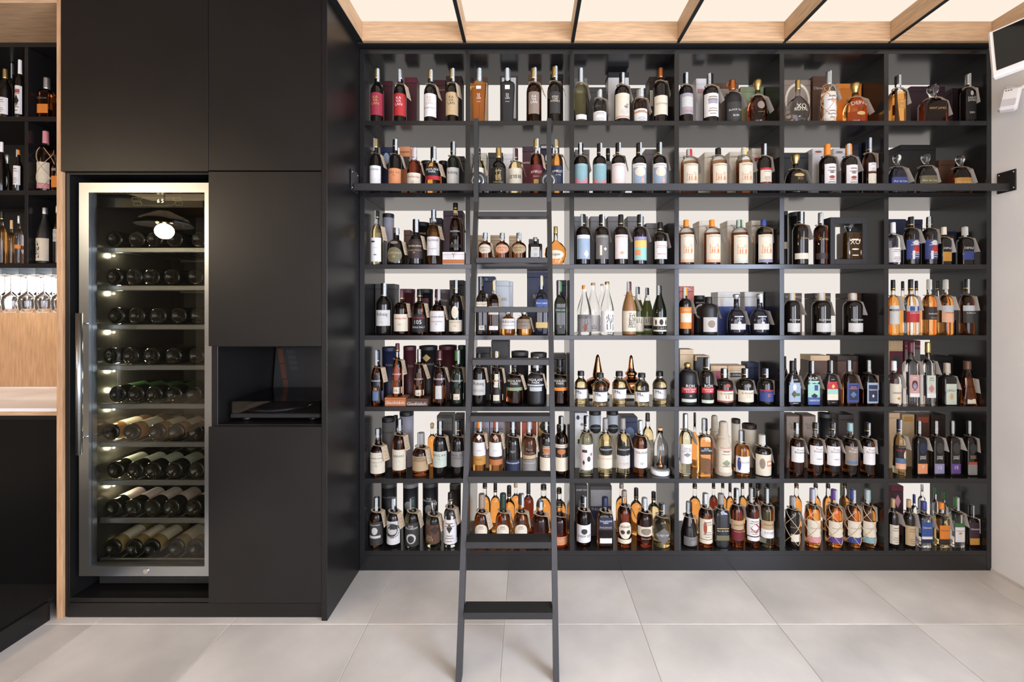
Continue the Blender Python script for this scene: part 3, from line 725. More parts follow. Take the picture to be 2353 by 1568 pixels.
        for pts in ([(-.74, .24), (-.58, .21), (-.42, .2)], [(-.42, .2), (-.25, .21), (-.08, .2)], [(-.08, .2), (.1, .18), (.3, .29), (.44, .32), (.52, .27)]):
            fl.tube([sf.pt(A*a_, b_+hz*e_, off+.0005) for a_, e_ in pts], .0007, 4)
        fl.build('still_print', cmat('salmon', 'ink'), last)
    # tax seal over the cap
    if 'S' in d or 'Sl' in d or 'Sr' in d:
        ang = R(-38 if 'Sl' in d else 38 if 'Sr' in d else rng.uniform(-12, 28)); cs = Surf([(rk/H*1.0, zc-.08), (rk/H*1.0, 1.)], H, H, 2, 1)
        zlo = (zc-.055)*H; m2 = patch(cs, zlo, H+.0005, rk*.45, .0008, 'R', rk*ang)
        q0 = cs.pt(rk*(ang-.45), H+.0008, .0008); q1 = cs.pt(rk*(ang+.45), H+.0008, .0008)
        m2.add([q0, q1, (-q0[0]*.6, -q0[1]*.6, H+.0012), (-q1[0]*.6, -q1[1]*.6, H+.0012)], [(0, 1, 2, 3)])
        m2.build('tax_seal', SEALM, root)
    if 'net' in d:
        nm = MB()
        for s_ in (-1, 1):
            for q in range(3):
                pts = []
                for j in range(19):
                    fz = .05+.66*j/18; rr_ = sf.r(fz*H)+.0022; t = s_*(j/18*math.pi*1.25)+q*2*math.pi/3+.3
                    pts.append((rr_*math.sin(t), -rr_*math.cos(t), fz*H))
                nm.tube(pts, .0016, 4)
        nm.build('raffia_net', mat('raffia', 'CDB594', .8), root)
    if 'T' in d or 'TK' in d:
        zn = None
        for fz in [i/200 for i in range(80, 190)]:
            if sf.r(fz*H) <= .52*r: zn = fz*H; break
        zn = zn or .72*H
        yaw = R(rng.uniform(-26, -4)) if X < .25 else R(rng.uniform(-12, 10))
        rh = max(sf.r(zn)+.0012, .008); ro = rh+.0095; x1 = min(max(r*.92, ro+.006), max(lim-.002, r*.55)); sl_ = .16
        tm_ = MB(); V = []; ns = 16
        for k_ in range(ns):
            t = 2*math.pi*k_/ns
            for q in (rh, ro): V.append((q*math.cos(t), q*math.sin(t), zn+.001-sl_*q*math.cos(t)))
        tm_.add(V, [(2*k_, 2*k_+1, 2*((k_+1) % ns)+1, 2*((k_+1) % ns)) for k_ in range(ns)])
        hw_ = .0225; zf = zn-sl_*x1
        tm_.add([(ro*.6, -ro*.8, zn+.001-sl_*ro*.6), (x1, -hw_, zf), (x1, hw_, zf), (ro*.6, ro*.8, zn+.001-sl_*ro*.6)], [(0, 1, 2, 3)])
        ln = min(.078, zf-.012); lean = R(rng.uniform(10, 20) if X < .5 else rng.uniform(14, 24)); lean = min(lean, math.asin(max(0., min(1., (lim-x1-.001)/ln))))
        if lim < .06: yaw = max(-.25, min(.05, yaw))
        dx, dz = math.sin(lean)*ln, math.cos(lean)*ln; u = .0006
        tm_.add([(x1+u, -hw_, zf), (x1+u, hw_, zf), (x1+dx+u, hw_, zf-dz), (x1+dx+u, -hw_, zf-dz)], [(3, 2, 1, 0)], 0)
        tm_.add([(x1, -hw_, zf), (x1, hw_, zf), (x1+dx, hw_, zf-dz), (x1+dx, -hw_, zf-dz)], [(0, 1, 2, 3)], 1)
        tg = tm_.build('price_tag', [CARDK, CARDW], root); tg.rotation_euler.z = yaw
        if X < .3:
            tp_ = link('tag_print', tag_print(), tg); tp_.location = (x1+u, 0, zf); tp_.rotation_euler.y = -lean
    desc = GL[gl][2]+' '+word if ty != 'ra' else word
    if 'net' in d: l_ = ' in raffia netting'
    elif lab0: l_ = ' with %s label' % cname(lab0)
    elif d['X']: l_ = ' with %s lettering' % cname(d['X'][0][3])
    else: l_ = ''
    cw = ('glass stopper' if capc == 'clear' else '%s %s' % (cname(capc), 'stopper' if ty in ('de', 'wd', 'fc') else 'cap'))
    PEND.append((root, desc+l_, cw, rowname, X, back, 'bottle'))
    return root

def put_box(sec, zshelf, rowname, cells, line, tube=False, zmax=.355):
    ox, oy, sc = sec; d = parse(line); h_ = d['h']; x0, x1, top = (float(v) for v in h_[:3]); c_ = h_[3]
    y = float(d.get('d', .15)); k = (CD+y)/F
    X0, X1 = (ox+x0/sc-VX)*k, (ox+x1/sc-VX)*k; zt = CZ-(oy+top/sc-VY)*k
    zb = zshelf
    if 'base' in d: zb = CZ-(oy+float(d['base'])/sc-VY)*k
    a, b = near_cell(cells, (X0+X1)/2); X0 = max(X0, a+.003); X1 = min(X1, b-.003)
    zt = min(zt, zshelf+zmax)
    zb += .0004; H = zt-zb; W = X1-X0; xc = (X0+X1)/2
    lid = d.get('lid', c_)
    if tube:
        th = math.atan(xc/(CD+y)); r = W/2*math.cos(th); yc = y+r
        root = empty('gift_tube', (xc, yc, zb), category='tube', group='gift tubes on the shelves')
        MB().lathe([(r*.985, 0), (r, .003), (r, H-.024)], 28).build('tube_body', cmat(c_, 'carton'), root)
        lo_ = MB().lathe([(r*1.01, H-.0235), (r*1.015, H-.022), (r*1.015, H-.004), (r*.99, H-.0005), (r*.86, H), (r*.84, H-.006), (.001, H-.006)], 28)
        lo_.build('lid', cmat(lid, 'carton'), root); sf = Surf([(1, 0), (1, 1)], r, H, 2, 1); kf = (CD+y)/F; word = 'gift tube'
    else:
        dep = float(d.get('dep', min(.095, max(.05, W)))); dep = min(dep, DP-.014-y)
        root = empty('gift_box', (xc, y+dep/2, zb), category='box', group='gift boxes on the shelves')
        hl = min(.03, H*.2)
        if 'window' in d:
            a_ = W/2; m_ = MB(); t = .026
            m_.box(-a_, -a_+t, -dep/2, dep/2, 0, H, 0, .001).box(a_-t, a_, -dep/2, dep/2, 0, H, 0, .001).box(-a_+t, a_-t, -dep/2, dep/2, 0, .030, 0, .001).box(-a_+t, a_-t, -dep/2, dep/2, H-.035, H, 0, .001)
            m_.build('box_frame', cmat(c_, 'carton'), root)
        else:
            MB().box(-W/2, W/2, -dep/2, dep/2, 0, H-hl-.0008, 0, .0012).build('box_body', cmat(c_, 'carton'), root)
            MB().box(-W/2-.0004, W/2+.0004, -dep/2-.0004, dep/2+.0004, H-hl, H, 0, .0014).build('lid', cmat(lid, 'carton'), root)
        class FS:
            def pt(s, a, z, off): return (max(-W/2, min(W/2, a)), -dep/2-.0004-off, z)
            def r(s, z): return W/2
        sf = FS(); r = W/2; kf = k; word = 'gift box'
    def zz(v): return CZ-(oy+v/sc-VY)*kf-zb
    off = .0006; last = None
    for kind, i in d['order']:
        if kind == 'L':
            t0, t1, cc, hw, shp, ac = d['L'][i]; off += .0003
            last = patch(sf, max(.002, zz(t1)), min(zz(t0), H-.001), (1.3*r if tube else r*.99)*hw, off, shp, ac*r).build('printed_panel', cmat(cc), root)
        else:
            s, yc_, hh, cc, ac = d['X'][i]
            letter(sf, s, zz(yc_), hh/sc*kf, 1.75*r, off+.0004, ac*r).build('lettering', cmat(cc, 'ink'), last or root)
    ex = ' with %s print' % cname(d['L'][0][2]) if d['L'] else (' with %s lettering' % cname(d['X'][0][3]) if d['X'] else '')
    if lid != c_ and not ex: ex = ' with %s lid' % cname(lid)
    PEND.append((root, cname(c_)+' '+word+ex, None, rowname, xc, y > .11, 'tube' if tube else 'box'))
    return root
# ---------------------------------------------------------------- what stands on the shelves (read off the photograph, per pair of bays)
DATA = {}
DATA[1, 0] = """
b 178 240 150 sc dk gold:335; L 488 738 crimson; ~KA|VA|LAN 575 100 gold; Sr
b 432 250 145 sc dk silver:340; L 498 745 red; ~KA|VA|LAN 585 100 white; T; S
b 765 252 145 sc dk gold:335; L 500 755 white; ~KA|VA|LAN 575 90 tan; ~SINGLE_MALT 660 16 taupe; T; Sr
b 1005 237 145 sc dk gold:335; L 485 738 tan; ~KA|VA|LAN 575 95 charcoal; T; Sr
b 1295 240 165 kv am silver:355; L 418 452 white .35; ~KA|VA|LAN 530 105 white; ~WHISKY 590 18 white; S
b 1615 240 165 kv mt silver:350; L 410 455 white .35; ~KA|VA|LAN 530 105 white; ~WHISKY 590 18 white; S
b 1905 230 165 sc br gold:335; L 480 725 taupe .62; ~KA|VA|LAN 565 90 white; T; Sr
b 2135 215 165 sc dk gold:325; L 480 720 charcoal .6; ~KING|CAR|WHISKY 560 90 cream; T; Sr
B 235 345 365 maroon
B 480 612 325 maroon; lid=wine
B 800 930 355 maroon; ~KAVALAN 465 18 gold
B 936 1110 310 darkbrown
B 1225 1390 325 tan; lid=brown
B 1533 1728 310 charcoal; L 330 780 palegrey .8
B 1845 1990 295 brown
B 2090 2230 290 black
"""
DATA[1, 1] = """
b 140 235 150 sc ol silver:380; L 725 778 white .7; T; S
b 345 468 150 hu sm silver:565; L 688 805 white; T; S
b 590 285 165 vb dk black:400; L 490 765 cream; L 620 660 taupe .3 D .3; L 605 622 lilac .15 O .45; L 660 730 palegrey .4 O .1; L 740 755 rose; plain; T; S
b 790 458 150 hu br silver:565; L 660 805 white; L 685 705 salmon; TK; T; S
b 1010 225 160 vb dk copper:320; L 515 725 cream; ~KNOCKANDO 605 20 taupe; T
b 1287 282 160 vb dk black:415; L 490 720 lilacgrey; L 530 640 palegrey .7; ~CARONI 690 28 orange; T; S
b 1555 292 178 vb dk black:420; L 490 745 white; L 545 605 lilacgrey .5; T; Sl
b 1795 355 200 sb mt copper:455; L 585 780 charcoal .8; ~BLACK_TOT 672 40 white; ~RUM 735 22 white; T; cup
b 2070 350 235 de rd gold:475; L 575 660 taupe .3 O; ~AMBASSADOR 695 28 salmon; T
B 68 210 330 pewter; dep=.06
B 225 420 430 charcoal
B 440 665 265 palegrey; lid=black
B 685 855 440 charcoal
B 890 1085 315 darkbrown; L 465 640 cream .95
B 1400 1512 335 white; L 450 500 rose .8
B 1590 1865 385 taupe; lid=brown
B 1885 2240 425 sage
"""
DATA[1, 2] = """
b 205 355 305 on sm gold:440; ~ROYAL 665 34 cream; ~XO 630 50 cream; plain
b 540 262 165 sc cl silver:400; L 470 795 cream; L 505 760 white; L 555 590 peach .2 O; T; S; net
b 830 385 295 de am gold:500; ~DEPAZ 590 55 cream; L 690 730 gold .3 O; T
b 1297 310 195 rc am charcoal:378; L 560 660 ochre .6; T; S
b 1680 410 390 wd rd clear:535; ~SAINT_JAMES 660 30 gold; T
b 2065 290 172 rc dk silver:400; L 440 780 black .95; ~SAINT|JAMES 560 75 white; ~2001 705 22 white; L 465 520 palegrey .3 O; T; S
B 55 345 350 taupe; L 385 780 cream .95 O; L 415 760 taupe .8 O
B 368 520 310 brown; ~Clément 440 60 cream
B 625 920 390 orange
B 940 1110 395 darkbrown; d=.2
B 1440 1815 420 plum
B 1890 2050 440 plum
"""
DATA[2, 0] = """
b 288 155 125 sc dk gold:245; L 430 645 white; ~TALISKER 470 24 charcoal; T; Sl
b 490 165 140 sc dk black:240; L 458 645 salmon; ~CAOL_ILA 500 26 brown; ~18 530 16 brown; T; Sr
b 688 255 150 sc rd rose:340; L 505 645 cream; ~Glenfarclas 545 34 red; ~25 605 20 rust; T; Sr
b 887 245 172 hp am black:350; L 440 535 black; ~HIGHLAND|PARK 480 62 white; L 535 578 red; ~18 556 24 maroon -.5; T; Sr
b 1092 192 132 sc gn black:300; L 450 645 palegrey; ~Askaig 505 40 charcoal; T; S
b 1345 255 130 sc pg navy:305; L 450 645 cream; ~余市 530 40 black; T
b 1565 250 155 sb dk gold:350; L 448 620 black; ~竹|鶴 525 120 gold; ~PURE_MALT 603 16 gold; 
b 1740 258 145 sb go maroon:365; L 455 645 cream; ~宮城峡 545 44 black; T; Sl
b 1955 160 135 sc rd gold:245; L 420 645 darkred; ~AMRUT 495 34 white; ~Sherry 545 22 cream; L 575 625 gold .3; T; Sr
b 2170 168 130 sc am gold:245; L 430 645 navy; ~AMRUT 490 34 white; ~Single_Malt 530 18 cream; T; Sl
B 335 460 240 navy; L 300 420 skyblue .5 O
B 535 640 235 salmon; L 340 470 charcoal; ~CAOL_ILA 292 22 darkbrown
U 740 880 375 black
U 930 1035 378 black
B 1130 1208 335 black
B 1280 1440 302 cream
B 1455 1608 298 charcoal
B 1622 1720 310 white
B 1812 1930 235 maroon; lid=plum; L 380 620 wine; ~AMRUT 405 30 white
B 2000 2130 215 navy; L 228 252 cream .9; L 320 390 cream .25 O; ~AMRUT 410 30 white
"""
DATA[2, 1] = """
b 140 215 150 vb dk black:330; L 430 680 teal; L 580 680 pink 1; L 540 640 teal .5 D; ~SAMAROLI 448 18 white; T; S
b 345 218 150 vb dk black:330; L 430 680 teal; L 600 680 pink 1; L 550 650 teal .5 D; ~SAMAROLI 448 18 white; Sr
b 548 212 155 vb dk black:330; L 425 690 palepink; ~SAMAROLI 448 18 rose; T; Sr
b 775 212 160 vb dk black:330; L 425 690 white; L 468 690 skyblue .9; L 468 570 cream .62 O; ~SAMAROLI 447 18 taupe; L 570 655 peach .22 D .25; Sr
b 998 210 160 vb dk black:330; L 425 690 white; L 468 690 skyblue .9; L 468 570 cream .62 O; ~SAMAROLI 447 18 taupe; L 570 655 peach .22 D .25; T; S
b 437 268 118 vb dk black:340; d=.2; L 390 500 grey .5
b 1325 280 195 hv br red:350; L 428 700 cream .8; ~FOURSQUARE 445 16 taupe; still; T; Sl
b 1640 267 195 hv br black:345; L 425 700 cream .8; ~FORSYTHS_WP 445 16 taupe; still; T
b 1922 265 195 hv br yellow:345; L 418 700 cream .8; ~HAMPDEN 440 16 taupe; still; T; Sl
b 2140 225 168 vb dk black:360; L 475 630 cream .75; L 475 498 red .75; L 640 690 red .75; T; S
B 78 235 280 pewter
B 845 980 275 pewter
B 1208 1380 310 cream; ~FOURSQ 355 18 taupe
B 1490 1685 310 cream; ~FORSYTHS 360 18 taupe
B 1765 1888 305 cream; ~HAMPDEN 358 18 taupe
B 2010 2195 265 cream; L 370 410 red .6
"""
DATA[2, 2] = """
b 160 298 232 de dk gold:400; L 385 418 gold 1; L 475 508 gold .4 O; ~XO 528 24 gold; T
b 470 200 172 vb dk orange:300; L 385 620 white .72; L 455 480 taupe .25 O; L 500 530 rust .3 O; T
b 680 200 172 vb dk orange:300; L 395 620 white .72; L 460 485 taupe .25 O; L 505 535 rust .3 O; T; Sl
b 878 142 138 sc rd navy:265; L 375 455 white .6; L 480 620 cream .6; L 457 468 rust .6; T; S
b 1150 305 225 fc bl clear:405; L 515 600 royal; ~Flor_de_Caña 556 30 white; T
b 1430 295 255 fc dk clear:395; L 500 600 olive; ~Flor_de_Caña 548 34 cream; T
b 1765 312 262 fc rd clear:410; L 520 600 ochre; ~Flor_de_Caña 562 32 cream; T
B 45 288 280 black
B 325 440 240 white; L 262 282 rust .6 O
B 530 645 238 white; L 265 285 taupe .6 O
B 775 850 180 navy; dep=.09
B 1185 1530 203 black
B 1560 1715 350 brown
"""
DATA[3, 0] = """
b 175 170 140 sc go black:250; L 462 725 white .8; L 495 515 charcoal .35 O -.35; ~anCnoc 572 22 taupe; L 640 660 taupe .3 D; T; Sl
b 385 357 205 hp dk brown:410; L 565 735 olive .75 O; ~CARDHU 630 26 tan; ~18 670 26 tan; L 495 530 taupe .35 O; T; Sr
b 605 262 175 sd dk black:375; L 480 690 darkbrown; ~THE_BALVENIE 552 24 cream; ~DOUBLE_WOOD 600 16 gold; ~17 628 18 cream; T; S
b 800 160 145 sc am navy:250; L 450 658 white; ~TALISKER 490 26 charcoal; ~57_NORTH 585 14 taupe; T; S
b 1040 80 165 gf br black:150; L 150 185 gold .3; L 340 445 black .8 O; ~Glenfiddich 388 24 white; L 530 570 charcoal; T; base=620
b 1370 410 150 sb br silver:465; L 535 635 cream .9 O; ~PURE_MALT 572 14 rust; ~NIKKA 600 12 rust; T; S
b 1557 412 155 sb br silver:465; L 535 635 peach .9 O; ~PURE_MALT 572 14 rust; ~RED 600 14 rust; S
b 1740 412 160 sb br silver:465; L 535 635 tan .9 O; ~PURE_MALT 572 14 charcoal; ~BLACK 600 14 charcoal; Sr
b 1920 460 158 cu dk silver:500; L 565 675 palegrey .65; 
b 2145 340 245 on or gold:415; L 600 695 cream .62 O; ~Super 648 42 black; 
U 215 345 190 lilacgrey; lid=black
B 470 545 378 brown; dep=.06
U 565 740 285 black; ~BALVENIE 415 20 tan
B 755 890 245 black
B 905 1120 165 plum
B 897 1140 620 white; d=.012; dep=.09; L 705 750 copper 1; ~Y 655 50 taupe
B 1235 1335 435 kraft; dep=.07
B 1425 1530 435 kraft; ~PURE_MALT 460 12 brown; dep=.07
B 1632 1720 440 kraft; ~PURE_MALT 465 12 brown; dep=.07
B 1850 1960 478 charcoal; dep=.07
"""
DATA[3, 1] = """
b 165 205 155 vb dk black:320; L 425 690 white .88; L 465 690 skyblue .82; L 590 680 white .3 D .3; ~SAMAROLI 442 20 taupe; T; Sl
b 368 208 155 vb dk black:320; L 425 690 pewter .88; ~SAMAROLI 445 20 palegrey; L 540 650 cream .12 R -.2; L 560 600 cream .2 D .3; T; Sr
b 577 208 155 vb dk black:320; L 423 688 palepink .88; ~SAMAROLI 445 20 taupe; L 600 645 tan .3 D; T
b 783 208 155 vb dk black:320; L 445 705 lilac .88; L 485 700 mint .8; L 485 560 yellow .8; L 590 650 salmon .3 R -.4; ~SAMAROLI 465 20 white; T; Sr
b 1005 292 155 vb dk black:380; L 495 690 white .88; ~SAMAROLI 518 20 palegrey; L 540 548 pink .6; L 560 566 pink .7; L 630 640 pink .5; T
b 1290 265 175 hv br orange:340; L 420 725 cream .85; ~FORSYTHS_WP 440 16 taupe; L 695 722 peach .8; still; T
b 1572 265 188 hv br orange:340; L 420 725 cream .85; ~FORSYTHS_WP 440 16 taupe; L 695 722 peach .8; still; T
b 1870 265 195 hv br green:340; L 425 735 cream .85; ~MULLER_LL 445 16 taupe; L 702 730 palegreen .8; still; T; Sl
b 2135 262 200 hv br royal:325; L 420 725 cream .85; ~PORT_MOURANT 440 16 taupe; L 692 722 lilac .8; still; T
B 68 218 225 pewter
B 245 405 225 pewter
B 436 600 225 pewter
B 650 830 225 pewter
B 855 1040 300 pewter
B 1208 1340 278 cream; ~FORSYTHS 330 18 ochre
B 1432 1630 275 cream; ~FORSYTHS 330 18 ochre
B 1740 1925 272 cream; ~MULLER 328 22 charcoal
B 2005 2180 270 cream; ~PORT_MO 330 22 charcoal
"""
DATA[3, 2] = """
b 232 175 180 vb dk black:300; L 292 305 copper .45; ~Zacapa 462 44 gold; L 625 690 cream; T; S
b 455 187 175 vb rd silver:300; ~Zacapa 472 44 gold; L 625 690 darkbrown; T; S
b 765 306 285 cu am clear:410; d=.075; ~XO 505 50 cream; L 470 486 cream .45; L 470 500 cream .1 D -.6; L 470 500 cream .1 D .6; L 575 592 cream .45 O; L 590 650 cream .08 D -.75; L 590 650 cream .08 D .75; L 645 655 cream .4; lift=.0308
b 1245 292 165 sb cl white:405; L 565 725 white; L 400 425 silver .3; T
b 1440 232 185 vb dk black:330; L 475 690 royal; L 545 630 red .45 O .1; L 485 540 cream .35 O; L 600 690 white .12 R -.3; T; Sr
b 1640 232 185 vb dk black:330; L 475 690 royal; L 545 630 red .45 O .1; L 485 540 cream .35 O; L 600 690 white .12 R -.3; T; Sl
b 1800 342 165 rc dk cream:425; L 612 715 ochre .95; ~DEPAZ 572 40 white; T; yaw=4
b 2030 342 190 rc dk cream:430; L 605 700 royal .95; ~DEPAZ 570 40 white; T; Sl
U 52 112 165 black; L 505 580 cream
U 145 330 170 black; lid=charcoal
B 562 965 235 black; window; d=.022; dep=.10
B 1200 1388 255 navy; L 258 740 navy .9
B 1440 1570 258 navy
B 1810 1940 390 navy; L 435 480 brown .6
"""
DATA[4, 0] = """
b 250 175 170 sc dk black:330; L 470 645 palegrey; ~Askaig 520 46 charcoal; ~19 605 14 taupe; Sr
b 445 238 165 sb br maroon:360; L 515 705 cream; ~Glenfarclas 560 36 red; ~15 630 22 rust; T; Sl
b 645 238 165 sb br black:330; L 515 715 black; ~105 602 44 white; ~Glenfarclas 550 36 red; ~SINGLE_MALT 660 22 white; T
b 845 240 170 sd br maroon:330; L 480 708 white; ~THE_BALVENIE 545 22 charcoal; ~SINGLE_BARREL 597 14 taupe; ~15 625 16 brown; T; Sr
b 1045 140 150 sc dk black:250; L 425 565 cream .42 O; L 580 708 cream; ~LAGAVULIN 603 16 taupe; ~16 645 22 orange; T; S
b 1335 105 150 jw dk black:215; L 380 430 cream .95; ~PLATINUM 405 18 charcoal; L 640 690 palegrey .5; ~18 662 22 charcoal; T; Sl
b 1464 138 140 jw br gold:265; L 430 520 cream .95; ~RESERVE 475 26 taupe; L 645 690 white .85; T; Sr
b 1622 468 158 hu am silver:505; L 565 680 white .95; ~HUDSON 600 32 charcoal; ~CORN_WHISKEY 640 14 taupe; 
b 1797 472 168 hu am silver:510; L 570 680 taupe .95; ~HUDSON 602 32 brown; ~BOURBON 640 14 brown; T
b 1990 92 148 jw bl gold:205; L 350 430 blue .98; ~Blue_Label 392 38 cream; L 605 668 gold .95; T; S
b 2195 150 135 jw gn green:270; L 440 500 darkgreen .98; ~GREEN_LABEL 470 22 cream; L 645 670 charcoal .6; ~15 657 16 cream; T; Sl
B 150 365 180 charcoal; lid=charcoal
U 400 575 235 maroon
U 605 775 235 black; L 340 420 wine .5
U 800 970 240 pewter; ~BALVENIE 365 24 silver
B 975 1130 140 black
B 1290 1475 98 navy; L 115 145 steelblue .2 O
B 1490 1630 145 silver; ~LABEL 350 30 taupe
B 1640 1670 152 silver; d=.2; dep=.09
B 1830 2060 50 navy; ~Blue 320 40 tan
B 2160 2288 140 navy
"""
DATA[4, 1] = """
b 178 195 160 sk cl orange:235; L 515 705 grey .95; L 515 560 pewter .95; ~ダ|バ|ダ|火 610 175 black .1; L 610 700 rust .25 D; Sr
b 275 168 150 sk cl kraft:195; d=.16; L 520 700 white; ~山 650 50 black
b 372 180 105 sk cl kraft:200; d=.25; L 540 690 white
b 428 155 148 sk cl gold:185; L 475 705 white; ~帰|山 600 175 black .25
b 668 155 155 sk af maroon:260; L 475 700 cream; ~萬|膳 575 165 black .2; T; Sl
b 762 212 140 sk sg black:290; d=.15; L 540 700 cream; ~山 580 60 black; Sl
b 865 222 125 sk sg black:300; d=.19; L 540 690 cream; ~山 580 60 black; L 632 668 black; Sl
b 998 200 158 sk gn black:285; L 545 700 cream; L 565 630 black .22 O; L 570 630 black .1 O -.6; L 570 630 black .1 O .6; L 640 682 black; ~こふくろ 662 24 white .1; Sl
b 1278 215 142 vb dk orange:310; L 432 670 orange; L 500 600 cream .8; ~CARONI 462 34 cream; ~17 522 22 taupe; T; Sl
b 1535 320 190 hv mt black:410; L 545 705 palegrey .8; L 575 660 taupe .35 O; ~DIPLOMATICO 560 14 charcoal; T
b 1838 290 218 de bl silver:360; L 530 542 silver .4; ~2002 562 20 silver; L 615 680 palegrey .75; L 590 625 silver .15 O; T
b 2090 290 225 de bl silver:360; L 530 542 silver .4; ~2002 562 20 silver; L 615 680 palegrey .75; L 590 625 silver .15 O; T; S
B 1215 1378 205 rust; L 215 265 silver .6 D; L 225 258 rust .5 D
U 1385 1520 305 black; L 400 560 palegrey .8 O; L 420 540 black .6 O; ~DIPLOMAT 385 18 palegrey
B 1638 1880 268 palegrey; L 425 740 royal; 
B 1930 2180 265 palegrey; L 425 740 royal
"""
DATA[4, 2] = """
b 140 280 180 hv dk kraft:385; ~EL_DORADO 572 26 white; L 608 705 palegrey .85; T; Sl
b 460 280 215 hv dk kraft:385; ~EL_DORADO 572 26 white; L 608 705 palegrey .85; T; Sl
b 805 280 222 hv dk kraft:385; ~EL_DORADO 572 26 white; L 608 705 palegrey .85; T; Sl
b 1245 135 140 sb am black:250; L 415 620 palegrey; L 455 475 charcoal; ~KARUKERA 465 16 white; T
b 1440 130 178 sb cl black:250; L 415 480 silver; L 425 475 royal .25 R -.4; L 425 475 royal .15 R .3; L 480 600 red; ~KARUKERA 497 24 white; T; S
b 1640 130 170 sb am cream:240; L 430 570 darkbrown; ~KARUKERA 505 24 white; ~GOLD 550 16 gold; T; Sl
b 1820 132 175 sb am cream:240; L 415 480 silver; L 480 600 peach; ~KARUKERA 494 22 brown; T; Sl
b 2050 130 180 sb br black:245; L 415 475 silver; L 475 605 charcoal; ~KARUKERA 497 24 white; T; S
b 1350 150 100 sb am black:250; d=.2
b 1500 145 100 sb or black:250; d=.2
b 1730 148 100 sb am black:250; d=.2
B 60 250 280 darkbrown; L 405 735 taupe; ~EL_DORADO 322 22 tan
B 390 565 280 darkbrown; L 405 735 taupe; ~EL_DORADO 322 22 tan
B 735 905 280 darkbrown; L 405 735 brown; ~EL_DORADO 322 22 brown
B 2150 2200 580 brown; d=.17
"""
DATA[5, 0] = """
b 178 120 145 gf br navy:260; L 390 530 black .9 O; ~Glenfiddich 460 40 white; L 575 680 steelblue; ~15 552 26 white; T; S
b 400 45 145 gf br maroon:140; L 310 455 rust .95; ~Glenfiddich 385 40 white; L 530 600 cream; ~15 570 28 charcoal; T; base=645; d=.055
b 640 110 145 gf br brown:220; L 370 520 brown .95 O; ~Glenfiddich 440 40 white; L 560 625 cream; ~18 602 26 charcoal; T; base=656; d=.055; S
b 865 120 150 gf br maroon:240; L 390 510 maroon .9 O; ~Glenfiddich 440 40 white; L 515 660 palegrey .85; T
b 1062 120 150 gf gn green:240; L 390 530 darkgreen .9 O; ~Glenfiddich 460 40 white; L 605 670 cream; ~12 650 26 charcoal; T; Sr
b 1300 150 150 sc dk black:260; L 450 620 palegrey; ~Askaig 495 46 charcoal; ~SPECIAL 568 26 taupe; T
b 1495 130 145 gf dk gold:200; L 385 535 cream .95 O; ~Glenfiddich 460 40 rust; L 615 680 cream; T; S
b 1692 215 185 hp br black:320; L 430 535 black; ~HIGHLAND|PARK 477 62 cream; L 535 570 sage; ~15 553 22 cream -.4; T
b 1925 195 190 hp mt grey:320; L 425 500 black; ~HIGHLAND|PARK 465 62 white; L 502 520 silver; L 530 575 silver .6; T; Sr
b 2195 215 180 hp br black:310; L 430 530 black; ~HIGHLAND|PARK 475 62 cream; L 535 570 orange; T
B 258 490 645 copper; d=.012; dep=.085; ~Glenfiddich 700 36 white
B 492 735 656 brown; d=.012; dep=.085; ~Glenfiddich 712 36 white
U 205 370 90 navy; ~fiddich 285 28 grey .4
U 445 590 80 maroon; ~lich 295 30 grey .4
U 615 822 80 black; L 165 250 gold .35 D; ~Glenfiddich 275 30 grey
U 838 1040 75 maroon
U 1062 1148 70 darkgreen
B 1268 1420 95 black
B 1435 1635 15 black; L 30 180 charcoal .85
U 1655 1845 140 black; lid=charcoal
U 1870 2050 155 black; lid=charcoal; ~PARK 305 24 grey
B 2090 2262 165 charcoal; ~HIGHLAND 240 24 grey
"""
DATA[5, 1] = """
b 142 345 142 el go black:400; d=.10; L 530 650 white; L 530 550 black; ~Ma, 580 40 black -.3; 
b 350 365 160 el go black:420; d=.055; L 560 685 white; L 560 580 black; ~Ma, 608 42 black -.3; 
b 560 347 155 el go black:405; d=.10; L 530 650 white; L 530 550 black; ~Ma, 580 40 black -.3; T
b 805 367 162 el go black:420; d=.055; L 560 687 white; L 560 580 black; ~Ma, 608 42 black -.3; 
b 1000 347 155 el go black:405; d=.10; L 530 650 white; L 530 550 black; ~Ma, 580 40 black -.3; 
b 1305 250 200 hv mt gold:330; ball; ~RON 512 32 white; L 530 590 red .8; ~SANTIAGO|S.CUBA 560 52 white; L 655 690 palegreen .8; ~20 620 18 white; T
b 1510 200 165 sc dk black:330; ~RON 512 32 white; L 530 590 red .8; ~SANTIAGO|S.CUBA 560 52 white; L 665 700 palegreen .8; T; Sr
b 1705 318 200 sb dk black:400; L 560 690 cream; L 560 572 red; ~EL_DORADO 597 22 brown; ~12 632 36 rust; L 675 688 red; L 490 530 rust .25 O; T; S
b 1930 318 195 sb dk black:400; L 560 690 cream; ~EL_DORADO 592 22 brown; ~15 625 36 tan; L 490 530 grey .25 O; T; S
b 2160 318 180 sb dk navy:400; L 555 685 royal; L 555 566 red; ~EL_DORADO 582 22 navy; ~21 612 30 orange; T; S
B 1222 1370 110 tan; lid=palewood
B 1390 1550 180 black; lid=tan; L 192 600 charcoal .8
B 1560 1742 290 crimson; lid=palewood; ~EL_DORADO 340 26 rose
B 1750 1935 290 cream; lid=palewood; L 365 415 charcoal .8; ~EL_DORADO 390 24 cream
B 1955 2085 255 navy; d=.17
"""
